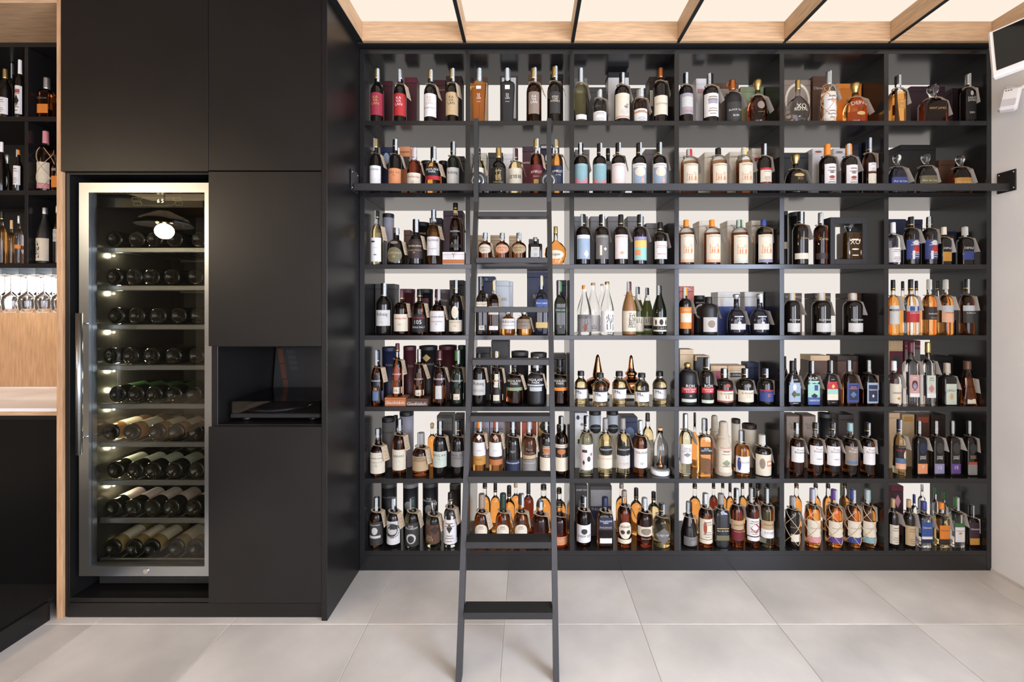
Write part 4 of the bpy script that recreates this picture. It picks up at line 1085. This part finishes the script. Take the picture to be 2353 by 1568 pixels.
DATA[5, 2] = """
b 145 235 165 ns dk black:365; L 475 685 skyblue; L 490 560 white .3 O -.1; L 560 640 brown .5 D -.2; L 590 620 green .5 R .3; ~RHUM 445 52 white; ~NEISSON 700 36 white; T
b 350 235 172 ns dk black:360; L 455 690 mint; L 500 560 royal .3 R .3; L 590 650 black .6 D; L 635 715 blue; ~NEISSON 668 36 white; ~RHUM 430 40 white; T; S
b 555 230 162 ns dk black:365; L 465 660 red; L 545 600 mint .98; L 600 665 cream .98; L 490 540 yellow .3 D; ~RHUM 440 52 white; ~NEISSON 690 36 white; T; S
b 770 230 185 ns br black:325; L 480 690 royal .95; L 500 665 navy .7; ~RHUM|NEISSON 530 60 pink; L 570 640 steelblue .5 D; T; Sl
b 985 230 178 ns br black:330; L 475 700 skyblue .95; L 500 680 navy .75; ~NEISSON 552 28 white; L 600 640 cream .2 D; T; Sl
b 68 185 62 ns dk black:310; d=.2
b 178 208 66 ns dk black:330; d=.19
b 248 185 62 ns dk black:320; d=.25
b 388 205 66 ns dk black:330; d=.19
b 1255 235 165 sb cl white:345; L 490 705 cream; L 490 535 cream .9 O; ~NEISSON 588 24 brown; L 630 665 ochre .25 D; T
b 1440 30 185 rc cl wine:150; L 390 590 rose .85; L 440 560 wine .5 O; L 470 540 lilac .4 D; L 590 632 white .85; T; Sr
b 1625 30 170 rc cl gold:150; L 395 590 palegreen .85; L 490 590 pink .6 D; L 590 640 white .85; T
b 1835 258 205 rc dk kraft:375; L 488 715 palegreen .85; ~J.BALLY 563 30 black; L 590 660 tan .3 O; T; Sl
b 2055 235 250 py br brown:335; L 425 708 salmon .62; L 432 700 cream .55; ~J.BALLY 525 34 charcoal; L 585 640 tan .2 O; T
B 345 555 178 brown; lid=palewood
B 640 865 180 brown; lid=darkbrown
B 1200 1355 14 tan; L 30 110 palewood .8; L 130 740 wine .95; L 180 330 darkgreen .6 O
B 1370 1545 14 wine; ~NEISSON 75 30 rose; L 110 740 pewter .95
B 1690 1900 185 black
"""
DATA[6, 0] = """
b 190 215 178 sd br black:290; L 490 720 cream; ~THE_BALVENIE 550 24 charcoal; ~DOUBLEWOOD 594 14 taupe; ~12 628 22 brown; T; S
b 425 110 160 sc br black:210; L 455 682 cream; ~ARRAN 525 26 charcoal; ~14 580 40 palegrey; T; S
b 660 260 190 sd br grey:400; L 530 692 kraft; ~MONKEY|SHOULDER 562 46 darkbrown; T; Sl
b 872 130 160 sc dk black:250; L 475 650 palegreen; ~CAOL_ILA 515 32 charcoal; ~12 555 22 taupe; T; S
b 1068 130 155 sc dk black:260; L 475 645 grey; ~CAOL_ILA 515 32 charcoal; ~MOCH 548 20 charcoal; T; Sl
b 1305 85 145 sc am orange:215; L 375 525 white; L 290 350 white .3 D; ~MACALLAN 462 20 charcoal; L 527 622 ochre; ~GOLD 560 18 brown; T; Sr
b 1485 85 145 sc am rust:215; L 375 530 white; L 290 350 rose .3 D; ~MACALLAN 462 20 charcoal; L 535 560 darkbrown; L 562 622 copper; T; Sr
b 1675 135 160 sc dk navy:235; L 185 235 red .3; ~The_Classic|Speyside_Single|Malt_Scotch|whisky 475 110 white; L 565 700 navy; ~Benromach 598 40 white; T; S
b 1855 130 155 sc ol grey:230; ~Peat|Smoke 470 70 taupe; L 515 555 tan; L 560 700 grey; ~Benromach 598 40 palegrey; T; S
b 2045 85 150 sc dk black:200; L 395 540 darkbrown; L 420 500 copper .5 O; L 490 540 copper .06; L 540 690 cream; T; S
b 2220 80 150 sc br black:195; L 395 435 cream; ~COMPASS_BOX 415 16 taupe; L 435 540 darkbrown; L 445 505 copper .5 O; L 495 540 copper .06; L 540 690 cream; S
U 205 358 110 pewter; lid=black; ~BALVENIE 265 34 charcoal
U 402 560 42 lilacgrey; lid=black
U 345 398 78 charcoal; d=.25
b 782 150 100 sb or cork:220; d=.19; ball
B 835 1010 75 charcoal; L 105 240 pewter .95; ~CAOL_ILA 155 24 charcoal
B 1035 1130 60 charcoal
B 1250 1410 85 lilacgrey; ~MACALLAN 220 20 charcoal
B 1420 1575 85 lilacgrey; ~MACALLAN 220 20 charcoal
B 1585 1755 90 brown
B 1772 1935 90 rust
B 1948 2090 75 black; L 85 300 ochre .9; L 100 290 black .8 D
U 2160 2285 190 charcoal
"""
DATA[6, 1] = """
b 200 75 148 sc pg black:190; L 395 670 white; L 430 630 palepink .9; L 450 480 charcoal .3 R -.3; L 520 580 charcoal .2 O .2; L 560 620 charcoal .15 D -.4; L 480 520 taupe .2 D .5; plain; T; S
b 408 100 150 sc go grey:230; L 280 360 gold .35 O; L 405 510 black .95 O; ~GLENGOYNE 448 28 white; L 512 655 cream; ~CASK_STRENGTH 548 28 orange; T
b 600 100 150 sc go grey:230; L 280 360 gold .35 O; L 405 510 black .95 O; ~GLENGOYNE 448 28 white; L 515 655 palegrey; ~15_YEARS 600 20 salmon; T
b 790 125 152 sc br silver:250; L 440 650 white; ~TALISKER 482 28 charcoal; ~10 600 26 charcoal; T; S
b 870 45 125 sc go charcoal:140; d=.18; L 340 640 cream; plain
b 1283 50 138 sc pg silver:230; L 390 602 white; ~NINE|LEAVES 450 56 taupe; L 480 530 grey .5 D; T
b 1385 40 135 on or black:170; d=.175
b 1492 105 165 rc or black:240; L 415 500 black .95; ~RUM|SIXTY_MEN 448 52 white; T; Sl
b 1697 135 195 ra stw kraft; L 430 700 cream .7; L 430 445 rose .6; L 560 640 sage .4 D; 
b 1600 70 135 ra stw kraft; d=.17
b 1897 235 172 sb or black:385; L 525 702 white; ~DOORLYS 590 28 taupe .3; L 535 680 royal .2 O -.6; L 555 580 ochre .08 O -.5; T; Sl
b 2120 280 200 sb dk cream:400; L 505 740 cream; L 570 635 salmon .4 R .45; L 590 612 white .3 R .45; L 545 660 taupe .25 O -.35; plain; T; S
B 75 215 45 white; L 70 120 charcoal .25 O -.5; L 150 190 taupe .3 D .1; L 240 290 charcoal .2 R .3; L 330 380 charcoal .25 R -.3; L 490 540 charcoal .3 D; L 620 660 brown .25 R
U 240 372 30 silver; lid=black; L 170 270 black .85 O; ~GLENGOYNE 212 28 silver
U 432 562 30 silver; lid=black; L 170 270 black .85 O; ~GLENGOYNE 212 28 silver
B 585 760 90 navy; L 200 330 steelblue .6 O
U 1805 1905 120 cream; lid=darkbrown; d=.2
U 1935 2100 185 cream; lid=darkbrown
"""
DATA[6, 2] = """
b 190 150 165 sb br black:240; L 420 588 white; ~Trois|Rivières 465 50 charcoal; T; S
b 395 150 172 sb br black:240; L 410 615 white; ~Trois|Rivières 455 50 taupe; ~VSOP 550 14 charcoal; T; Sr
b 580 148 178 sb br black:240; L 415 625 white; ~Trois|Rivières 460 50 taupe; ~VSOP 555 14 charcoal; T; Sr
b 775 150 175 sb br teal:250; L 415 620 taupe; ~Trois|Rivières 455 50 white; L 575 605 steelblue .85; T; Sr
b 968 150 165 sb br black:260; L 420 615 white; ~Trois|Rivières 465 50 taupe; T; S
b 1312 115 145 sc go navy:250; L 405 545 black; ~LA_CATERRE 420 20 gold; ~RHUM 460 44 red -.3; L 460 560 cream .4 O .45; L 545 600 steelblue; L 602 660 peach; T; S
b 1535 130 162 rc dk black:240; L 370 490 navy .7 O; ~SAINT|JAMES 535 56 white; L 600 708 salmon .98; ~7 640 36 white; T; Sl
b 1718 130 165 rc dk black:240; L 370 490 charcoal .7 O; ~SAINT|JAMES 535 56 white; L 600 708 lilac .98; ~12 640 36 white; T; Sl
b 1897 130 165 rc dk black:240; L 370 490 charcoal .7 O; ~SAINT|JAMES 535 56 white; L 600 708 purple .98; ~15 640 36 white; T; Sl
b 2080 130 162 rc dk black:240; L 380 490 charcoal .7 O; ~SAINT|JAMES 530 56 tan; L 610 722 grey .98; L 580 610 rust .9; T; Sl
B 75 225 70 brown; L 84 700 taupe .9; ~Trois|Riv 190 60 brown
B 255 400 70 brown; L 84 700 taupe .9; ~Trois|Riv 190 60 brown
U 465 625 60 black; lid=charcoal
B 650 820 62 darkbrown; ~Trois|Riv 190 60 brown
B 1205 1320 45 palewood; d=.145; dep=.16
B 1345 1480 60 tan; d=.17; L 85 140 ochre .7
B 1500 1645 62 brown; d=.17; L 90 150 rust .8
B 1665 1820 64 darkbrown; d=.17
"""
DATA[7, 0] = """
b 172 180 158 sc br black:320; L 465 722 charcoal; ~SCALLYWAG 495 28 white; L 520 600 palegrey .35 O; L 612 640 palegrey .7; T; S
b 362 190 158 sc dk silver:290; L 455 710 white; L 480 640 charcoal .9 O; L 540 600 palegrey .5 O; ~TIMOROUS 475 18 charcoal; ~BEASTIE 625 20 white; T; S
b 568 190 162 sc ol darkgreen:295; L 475 732 charcoal; ~THE|EPICUREAN 520 54 white; L 590 700 palegrey .55 O; L 610 690 charcoal .35 O; T; Sl
b 800 225 172 sb pg clear:350; L 495 702 brown .85; L 500 600 darkbrown .5 D .3; ~BIG|PEAT 640 76 tan -.3; T
b 985 130 148 sc cl black:230; L 435 705 white; L 475 585 charcoal .35 D; T
b 1330 145 165 sd am taupe:315; L 485 660 cream .75 O; T
b 1565 140 165 sd am darkgreen:325; L 485 665 cream .75 O; T
b 1765 145 165 sd am charcoal:270; L 485 660 cream .75 O; T; Sr
b 1975 222 190 sb rd charcoal:300; L 640 690 sage; T; S
b 2205 235 190 sb rd black:300; L 625 715 salmon; T
b 1365 20 150 sb am black:90; d=.22
b 1480 20 125 sb or black:130; d=.21
b 1632 55 130 sb or black:180; d=.16
b 1705 10 110 sb or cork:80; d=.25
b 1845 20 120 sb rd charcoal:150; d=.22
b 2012 40 165 sb or black:110; d=.20
b 2205 80 150 sb or black:150; d=.19
U 195 370 45 black; lid=charcoal; ~SCALLYWAG 188 32 grey
U 438 610 45 black; lid=pewter; L 230 330 grey .5 O
U 658 832 40 black; lid=charcoal; ~THE|EPICUREAN 215 70 palegrey; L 270 370 grey .4 O
U 965 1090 60 darkbrown; lid=charcoal; d=.2
"""
DATA[7, 1] = """
b 170 170 158 sc br black:270; L 490 682 white; ~SHEEP_DIP 612 30 black; L 530 590 charcoal .35 O; T; Sr
b 405 178 172 rc br navy:290; L 410 542 navy .98; ~TULLAMORE|DEW 455 66 white; ~PHOENIX 515 22 tan; L 630 685 white .85; T
b 615 105 150 sc br taupe:180; L 455 640 cream .85 O; ~KENNEDY 508 34 brown; L 545 590 charcoal .25 O -.35; L 545 590 charcoal .25 O .35; L 645 690 cream; T
b 835 185 172 sb rd silver:300; L 510 612 cream; L 525 600 taupe .55 O; ~BUFFALO_TRACE 640 34 cream; T; S
b 1028 250 185 sb go black:350; L 520 702 pewter .9 D; ~QUIET_MAN 605 30 white; T; Sr
b 585 30 125 sb or taupe:90; d=.2
b 745 80 130 sb or black:200; d=.18
b 935 120 130 sb go black:215; d=.17
b 1322 230 182 cn dk black:340; L 620 718 pewter .8; L 655 705 grey .3 O .2; ~R.L._SEALE 632 18 silver; T; Sl
b 1500 135 155 sc br silver:270; L 425 645 cream; L 455 590 rust .2 O -.3; L 650 692 cream; T; Sr
b 1670 140 175 rc dk grey:265; ~Flor_de_Caña 550 44 white; L 600 655 olive .95; L 520 528 gold .9; T
b 1840 85 158 sc br black:215; L 440 542 kraft; ~PLANTATION 490 28 brown; L 545 660 darkred; ~ORIGINAL_DARK 560 20 peach; T; S
b 2010 80 158 sc br black:210; L 420 610 white; L 470 580 red .7 D .1; L 480 560 white .45 D; L 620 662 white .9; T; Sl
b 2185 80 165 sc pg charcoal:215; L 445 540 kraft; ~PLANTATION 488 28 brown; L 540 632 white; ~3_STARS 575 22 taupe; T; S
b 1385 30 130 sb or black:90; d=.2
b 1590 20 100 sb rd black:90; d=.22
b 1690 20 105 sb or black:85; d=.23
b 1770 20 100 sb or charcoal:120; d=.19
b 1905 20 105 sb am black:90; d=.21
b 2000 20 100 sb rd black:95; d=.25
b 2085 30 110 sb pg black:110; d=.17
B 82 212 50 charcoal; ~SHEEP_DIP 102 36 palegrey; L 200 350 pewter .5 O
B 240 478 60 charcoal; L 100 280 grey .95; L 282 420 navy .95; ~TULLAMORE 310 36 palegrey
"""
DATA[7, 2] = """
b 145 170 162 vb dk grey:280; ~PLANTATION 515 30 gold; L 590 672 cream .55; net; T; Sr
b 365 85 172 sc am lilac:215; L 440 622 cream; ~PLANTATION 525 22 taupe; L 625 682 pink; net; T; S
b 600 95 186 sc am purple:215; L 455 625 cream; ~PLANTATION 530 22 taupe; L 628 690 purple; net; T; S
b 805 95 180 sc am royal:215; L 450 625 cream; ~PLANTATION 528 22 taupe; L 628 690 royal; net; T; S
b 995 95 178 sc am teal:220; L 455 625 cream; ~PLANTATION 530 22 taupe; L 628 690 teal; net; T; Sl
b 190 30 125 sc or maroon:80; d=.19
b 400 30 120 sc or plum:80; d=.2
b 535 30 125 sc or plum:85; d=.19
b 715 25 125 sc or black:80; d=.2
b 1245 195 128 sc dk kraft:300; L 490 700 cream; T
b 1418 205 145 sc dk kraft:300; L 500 715 tan; L 630 655 palegrey .25 O .2; T
b 1580 225 180 rc cl royal:325; L 455 610 blue .95; ~Clément 515 46 white; L 612 640 white .95; L 642 682 navy .95; T
b 1772 235 178 rc go orange:320; L 490 640 orange .95; ~Clément 545 44 brown; L 640 700 darkbrown .95; T
b 1938 178 172 rc cl green:300; L 465 510 green .95; L 510 672 white .95; ~Clément 550 44 taupe; L 565 590 ochre .4 D; T; S
b 2115 265 176 rc dk black:385; L 460 625 plum .95; ~Clément 530 44 white; L 630 702 ochre .95; T; S
b 1475 150 85 rc cl royal:250; d=.17
b 1705 70 90 rc cl green:150; d=.2
b 1800 115 95 rc cl green:210; d=.18
b 1560 40 85 rc cl silver:120; d=.26
B 1230 1360 60 wine; d=.16; L 120 350 plum .9; L 150 300 pink .5 D
"""
SECX = [(830, 4.802), (1305, 4.753), (1790, 4.753)]
SECY = [110, 285, 450, 615, 780, 940, 1105]
CELLS = [(XD[c]+.0135, XD[c+1]-.0135) for c in range(6)]
rng = random.Random(3)
def fill(sec, zs, rowname, cells, txt):
    lines = [ln.strip() for ln in txt.strip().split('\n') if ln.strip()]
    G = []
    for ln in lines:
        if ln[0] == 'b': X, y, r_b, _, _ = geom(sec, cells, parse(ln[2:])); G.append((X, y, r_b))
        else:
            p = parse(ln[2:]); y = float(p.get('d', .15))
            if y < .11: k = (CD+y)/F; xa_, xb_ = ((sec[0]+float(v)/sec[2]-VX)*k for v in p['h'][:2]); G.append(((xa_+xb_)/2, .05, (xb_-xa_)/2))
    zmax = (ZT[rowname]-BTK-zs if rowname < 10 else BZ[rowname-10]-.0245-zs)-.0015
    RSC = {}
    for i_, (Xa, ya, ra) in enumerate(G):
        for Xb, yb, rb in G:
            if Xb > Xa and abs(ya-yb) < .06:
                dd = math.hypot(Xb-Xa, yb-ya)
                if dd < ra+rb+.001:
                    q = (dd-.0012)/(ra+rb); RSC[Xa] = min(RSC.get(Xa, 1), q); RSC[Xb] = min(RSC.get(Xb, 1), q)
    for ln in lines:
        if ln[0] == 'b':
            X, y, r_b, _, _ = geom(sec, cells, parse(ln[2:])); lim = near_cell(cells, X)[1]-X-.003
            for X2, y2, r2 in G:
                if X2 > X+.01 and abs(y2-y) < .075: lim = min(lim, X2-r2-X-.0015)
            put_bottle(sec, zs, rowname, cells, ln[2:], rng, lim, zmax, max(.8, RSC.get(X, 1.)))
        else: put_box(sec, zs, rowname, cells, ln[2:], ln[0] == 'U', zmax)
for r in range(7):
    for s in range(3):
        x0, sc_ = SECX[s]
        if (r, s) == (1, 0): x0, sc_ = 800, 4.525
        if (r, s) == (1, 2): sc_ = 4.24
        fill((x0, SECY[r], sc_), ZT[r+1], r, CELLS, DATA[r+1, s])

# copper pot stills and the display bottle on its white base
def still(px, sec, zs, top, word):
    ox, oy, sc_ = sec; y = .215; k = (CD+y)/F; X = (ox+px/sc_-VX)*k; H = CZ-(oy+top/sc_-VY)*k-zs-.0004
    root = empty('pot_still_model', (X, y, zs+.0004), label='polished copper pot still model with %s' % word, category='still model', group='copper still models')
    cu_ = mat('polished_copper', 'A9744F', .16, metal=1)
    pf = [(.055,0),(.062,.05),(.070,.14),(.072,.24),(.062,.32),(.040,.38),(.028,.41)]
    pf += [(.030,.46),(.026,.58),(.016,.80),(.011,.93),(.006,.985),(.001,1)] if 'cone' in word else [(.026,.44),(.034,.48),(.034,.52),(.022,.57),(.016,.66),(.012,.85),(.009,.95),(.001,1)]
    b0 = .036
    MB().lathe([(a, b0+b*(H-b0)) for a, b in pf], 32).build('copper_body', cu_, root)
    MB().lathe([(.008, 0), (.008, .003), (.001, .0035)], 14, axis='y').build('badge', mat('badge_black', (.01, .01, .02), .3), root, (0, -.0235, b0+.60*(H-b0)))
    MB().box(-.06, .06, -.05, .05, 0, .007, 0, .001).box(-.06, .06, -.05, .05, .028, .0355, 0, .001).build('tray', mat('black_tray', (.012, .012, .012), .3), root)
    MB().box(-.055, .055, -.046, .046, .0075, .0275).build('tray_core', mat('white_tray_core', 'DAD6D0', .5), root)
sec53 = (1305, 780, 4.753)
still(325, sec53, ZT[5], 165, 'tall cone neck, fifth shelf, third bay'); still(690, sec53, ZT[5], 170, 'ringed bulb neck, fifth shelf, third bay')
ox, oy, sc_ = (1305, 940, 4.753); y = .075; k = (CD+y)/F; X = (ox+1007/sc_-VX)*k; zs = ZT[6]+.0004
root = empty('display_bottle', (X, y, zs), label='clear corked bottle holding a tiny copper still on round white base', category='bottle', group='liquor bottles on the shelves')
MB().lathe([(.049, 0), (.052, .003), (.052, .022), (.049, .026)], 36).build('base', WHITEPL, root)
b0 = .0263; Hh = CZ-(oy+232/sc_-VY)*k-zs
oc = [(.030,0),(.043,.01),(.043,.10),(.040,.125),(.030,.145),(.018,.16),(.0135,.175),(.0135,.2)]; s_ = (Hh-b0)/.2
ou = [(a, b0+b*s_) for a, b in oc]; inn = [(a-.0025, max(b, b0+.004)) for a, b in reversed(ou)]
MB().lathe(ou+inn, 28).build('glass_body', gmat('cl'), root)
MB().lathe([(.011, Hh-.014), (.0105, Hh), (.015, Hh+.0006), (.015, Hh+.012), (.013, Hh+.014)], 18).build('cork', cmat('cork', 'cap'), root)
MB().lathe([(.018, b0+.0045), (.022, b0+.014), (.018, b0+.026), (.007, b0+.034), (.009, b0+.042), (.006, b0+.055), (.004, b0+.078), (.0, b0+.082)], 20).build('miniature_still', mat('polished_copper', 'A9744F', .16, metal=1), root)

# bar bottles on the far left
BCELL = [(-3.3, -2.633), (-2.615, -2.133)]
BAR = {0: """
b 30 390 78 sc dk gold:440; d=-.005; L 545 640 white; 
b 72 360 50 sc dk charcoal:420; d=.1; S
b 113 338 58 sc dk white:415; d=-.012; L 480 640 white; L 500 520 red .6; L 530 600 black .5 D
b 264 440 106 rc br silver:500; d=-.01; L 585 636 orange .95; ~Clément 550 24 taupe
b 345 475 50 rc br black:500; d=0.02; L 505 580 orange .95
""", 1: """
b 10 800 62 sc dk white:855; d=.0
b 42 870 80 de dk silver:930; d=.03; L 980 1062 cream .6 O
b 103 845 58 sc dk orange:870; d=-.01; L 932 1040 white; S
b 240 740 102 vb br pink:805; d=.0; L 910 1030 cream; L 1032 1060 pink; net; plain
b 316 872 52 rc br black:900; d=-.01; L 990 1055 orange .95; ~SAINT|JAMES 955 40 white
""", 2: """
b 12 1190 55 sb am black:1240; d=-.01
b 65 1240 50 sb am cork:1290; d=.0
b 107 1215 52 sb cl silver:1260; d=-.012; L 1378 1400 orange
b 248 1170 104 sk mt silver:1205; d=.0; L 1340 1468 cream; ~萬|膳 1405 95 black -.4
b 322 1160 48 sb dk silver:1200; d=-.01; L 1290 1360 palegrey
B 165 196 1300 cream; d=-.02; dep=.06
"""}
for r_, t_ in BAR.items(): fill((0, 0, 2.45), BZ[r_+1], 10+r_, BCELL, t_)

# labels: order along each bay
from collections import defaultdict
grp = defaultdict(list)
for p in PEND:
    root, desc, cw, rn, X, back, kind = p
    cells = CELLS if rn < 10 else BCELL
    ci = min(range(len(cells)), key=lambda i: abs(X-(cells[i][0]+cells[i][1])/2))
    grp[rn, ci, kind, back].append((X, p))
for (rn, ci, kind, back), L_ in grp.items():
    L_.sort(key=lambda t: t[0])
    for i, (X, p) in enumerate(L_):
        root, desc, cw = p[:3]
        where = ('%s shelf, %s bay' % (SHN[rn], BAY[ci])) if rn < 10 else 'bar %s shelf, %s bay' % (['top', 'middle', 'low'][rn-10], ['left', 'right'][ci])
        pos = '%s from left' % ORD[i] if not (back and kind == 'bottle') else '%s at back' % ORD[i]
        full = '%s and %s, %s, %s' % (desc, cw, pos, where) if cw and ' with' in desc else '%s with %s, %s, %s' % (desc, cw, pos, where) if cw else '%s, %s, %s' % (desc, pos, where)
        if len(full.split()) > 16: full = '%s, %s, %s' % (desc, pos, where)
        root['label'] = full

# ---------------------------------------------------------------- wine bottles lying in the cooler
WB_ = [(263,315,356,402,459), (264,309,349,395,450), (268,315,364,411,456), (257,301,349,399,452), (271,313,355,400,446), (254,303,361,405,450), (266,311,352,401,452), (260,306,350,394,446), (259,308,348,405,450)]
WK = [('dark','gn',None)]*4 + [('dark','gn','green'), ('amber','am','cream'), ('dark','gn','palegreen'), ('dark','gn','palepink'), ('golden','go','cream')]
wp = [(.030,0),(.0395,.004),(.0405,.012),(.0405,.175),(.037,.200),(.022,.225),(.0155,.24),(.0145,.285)]
GD = mat('wine_glass_dark', (.006, .007, .005), .05)
RN9 = ['top', 'second', 'third', 'fourth', 'fifth', 'sixth', 'seventh', 'eighth', 'bottom']
cache = {}
for r in range(9):
    word, gk, lc = WK[r]
    if (gk, lc) not in cache:
        body = MB().lathe([(.0, .012), (.024, .008)]+wp, 24, axis='y', mfun=lambda p, q: 1 if q[1] < .0125 else 0).mesh('glass_body'); body.materials.append(GD if gk == 'gn' else mat('rose_wine_glass', (.22, .115, .04), .08) if gk == 'am' else mat('white_wine_glass', (.24, .17, .065), .08)); body.materials.append(GD)
        foil = MB().lathe([(.0162, .255), (.0162, .295), (.0155, .298)], 16, axis='y').mesh('foil'); foil.materials.append(cmat('charcoal' if gk == 'gn' else 'gold', 'cap'))
        lm = None
        if lc:
            V = []; 
            for j in range(2):
                for i in range(13): t = R(-75+150*i/12); V.append((.0409*math.sin(t), .055+.09*j, .0409*math.cos(t)))
            m_ = MB(); m_.add(V, [(i, i+1, 14+i, 13+i) for i in range(12)], 0, True); lm = m_.mesh('label'); lm.materials.append(cmat(lc))
        cache[gk, lc] = (body, foil, lm)
    body, foil, lm = cache[gk, lc]
    for i, px in enumerate(WB_[r]):
        zz_ = RZ[r]+.0127; X = (px-VX)*(CD-.24)/F; X = max(X, -1.998); X = min(X, -1.4995)
        lab = '%s wine bottle lying base outward, %s from left, %s cooler rack' % (word, ORD[i], RN9[r]) if not lc else '%s wine bottle with %s label lying, %s from left, %s cooler rack' % (word, cname(lc), ORD[i], RN9[r])
        rt = empty('wine_bottle', (X, -.246, zz_), label=lab, category='bottle', group='wine bottles lying in the cooler')
        link('glass_body', body, rt, (0, 0, .0405)); link('foil', foil, rt, (0, 0, .0405))
        if lm: link('label', lm, rt, (0, 0, .0405))
# cooler display digits
dg = flat_letter('6_5', .018, .06).build('digits', emitter('display_digits', 'FFF3C0', 4), cp); dg.location = DIG
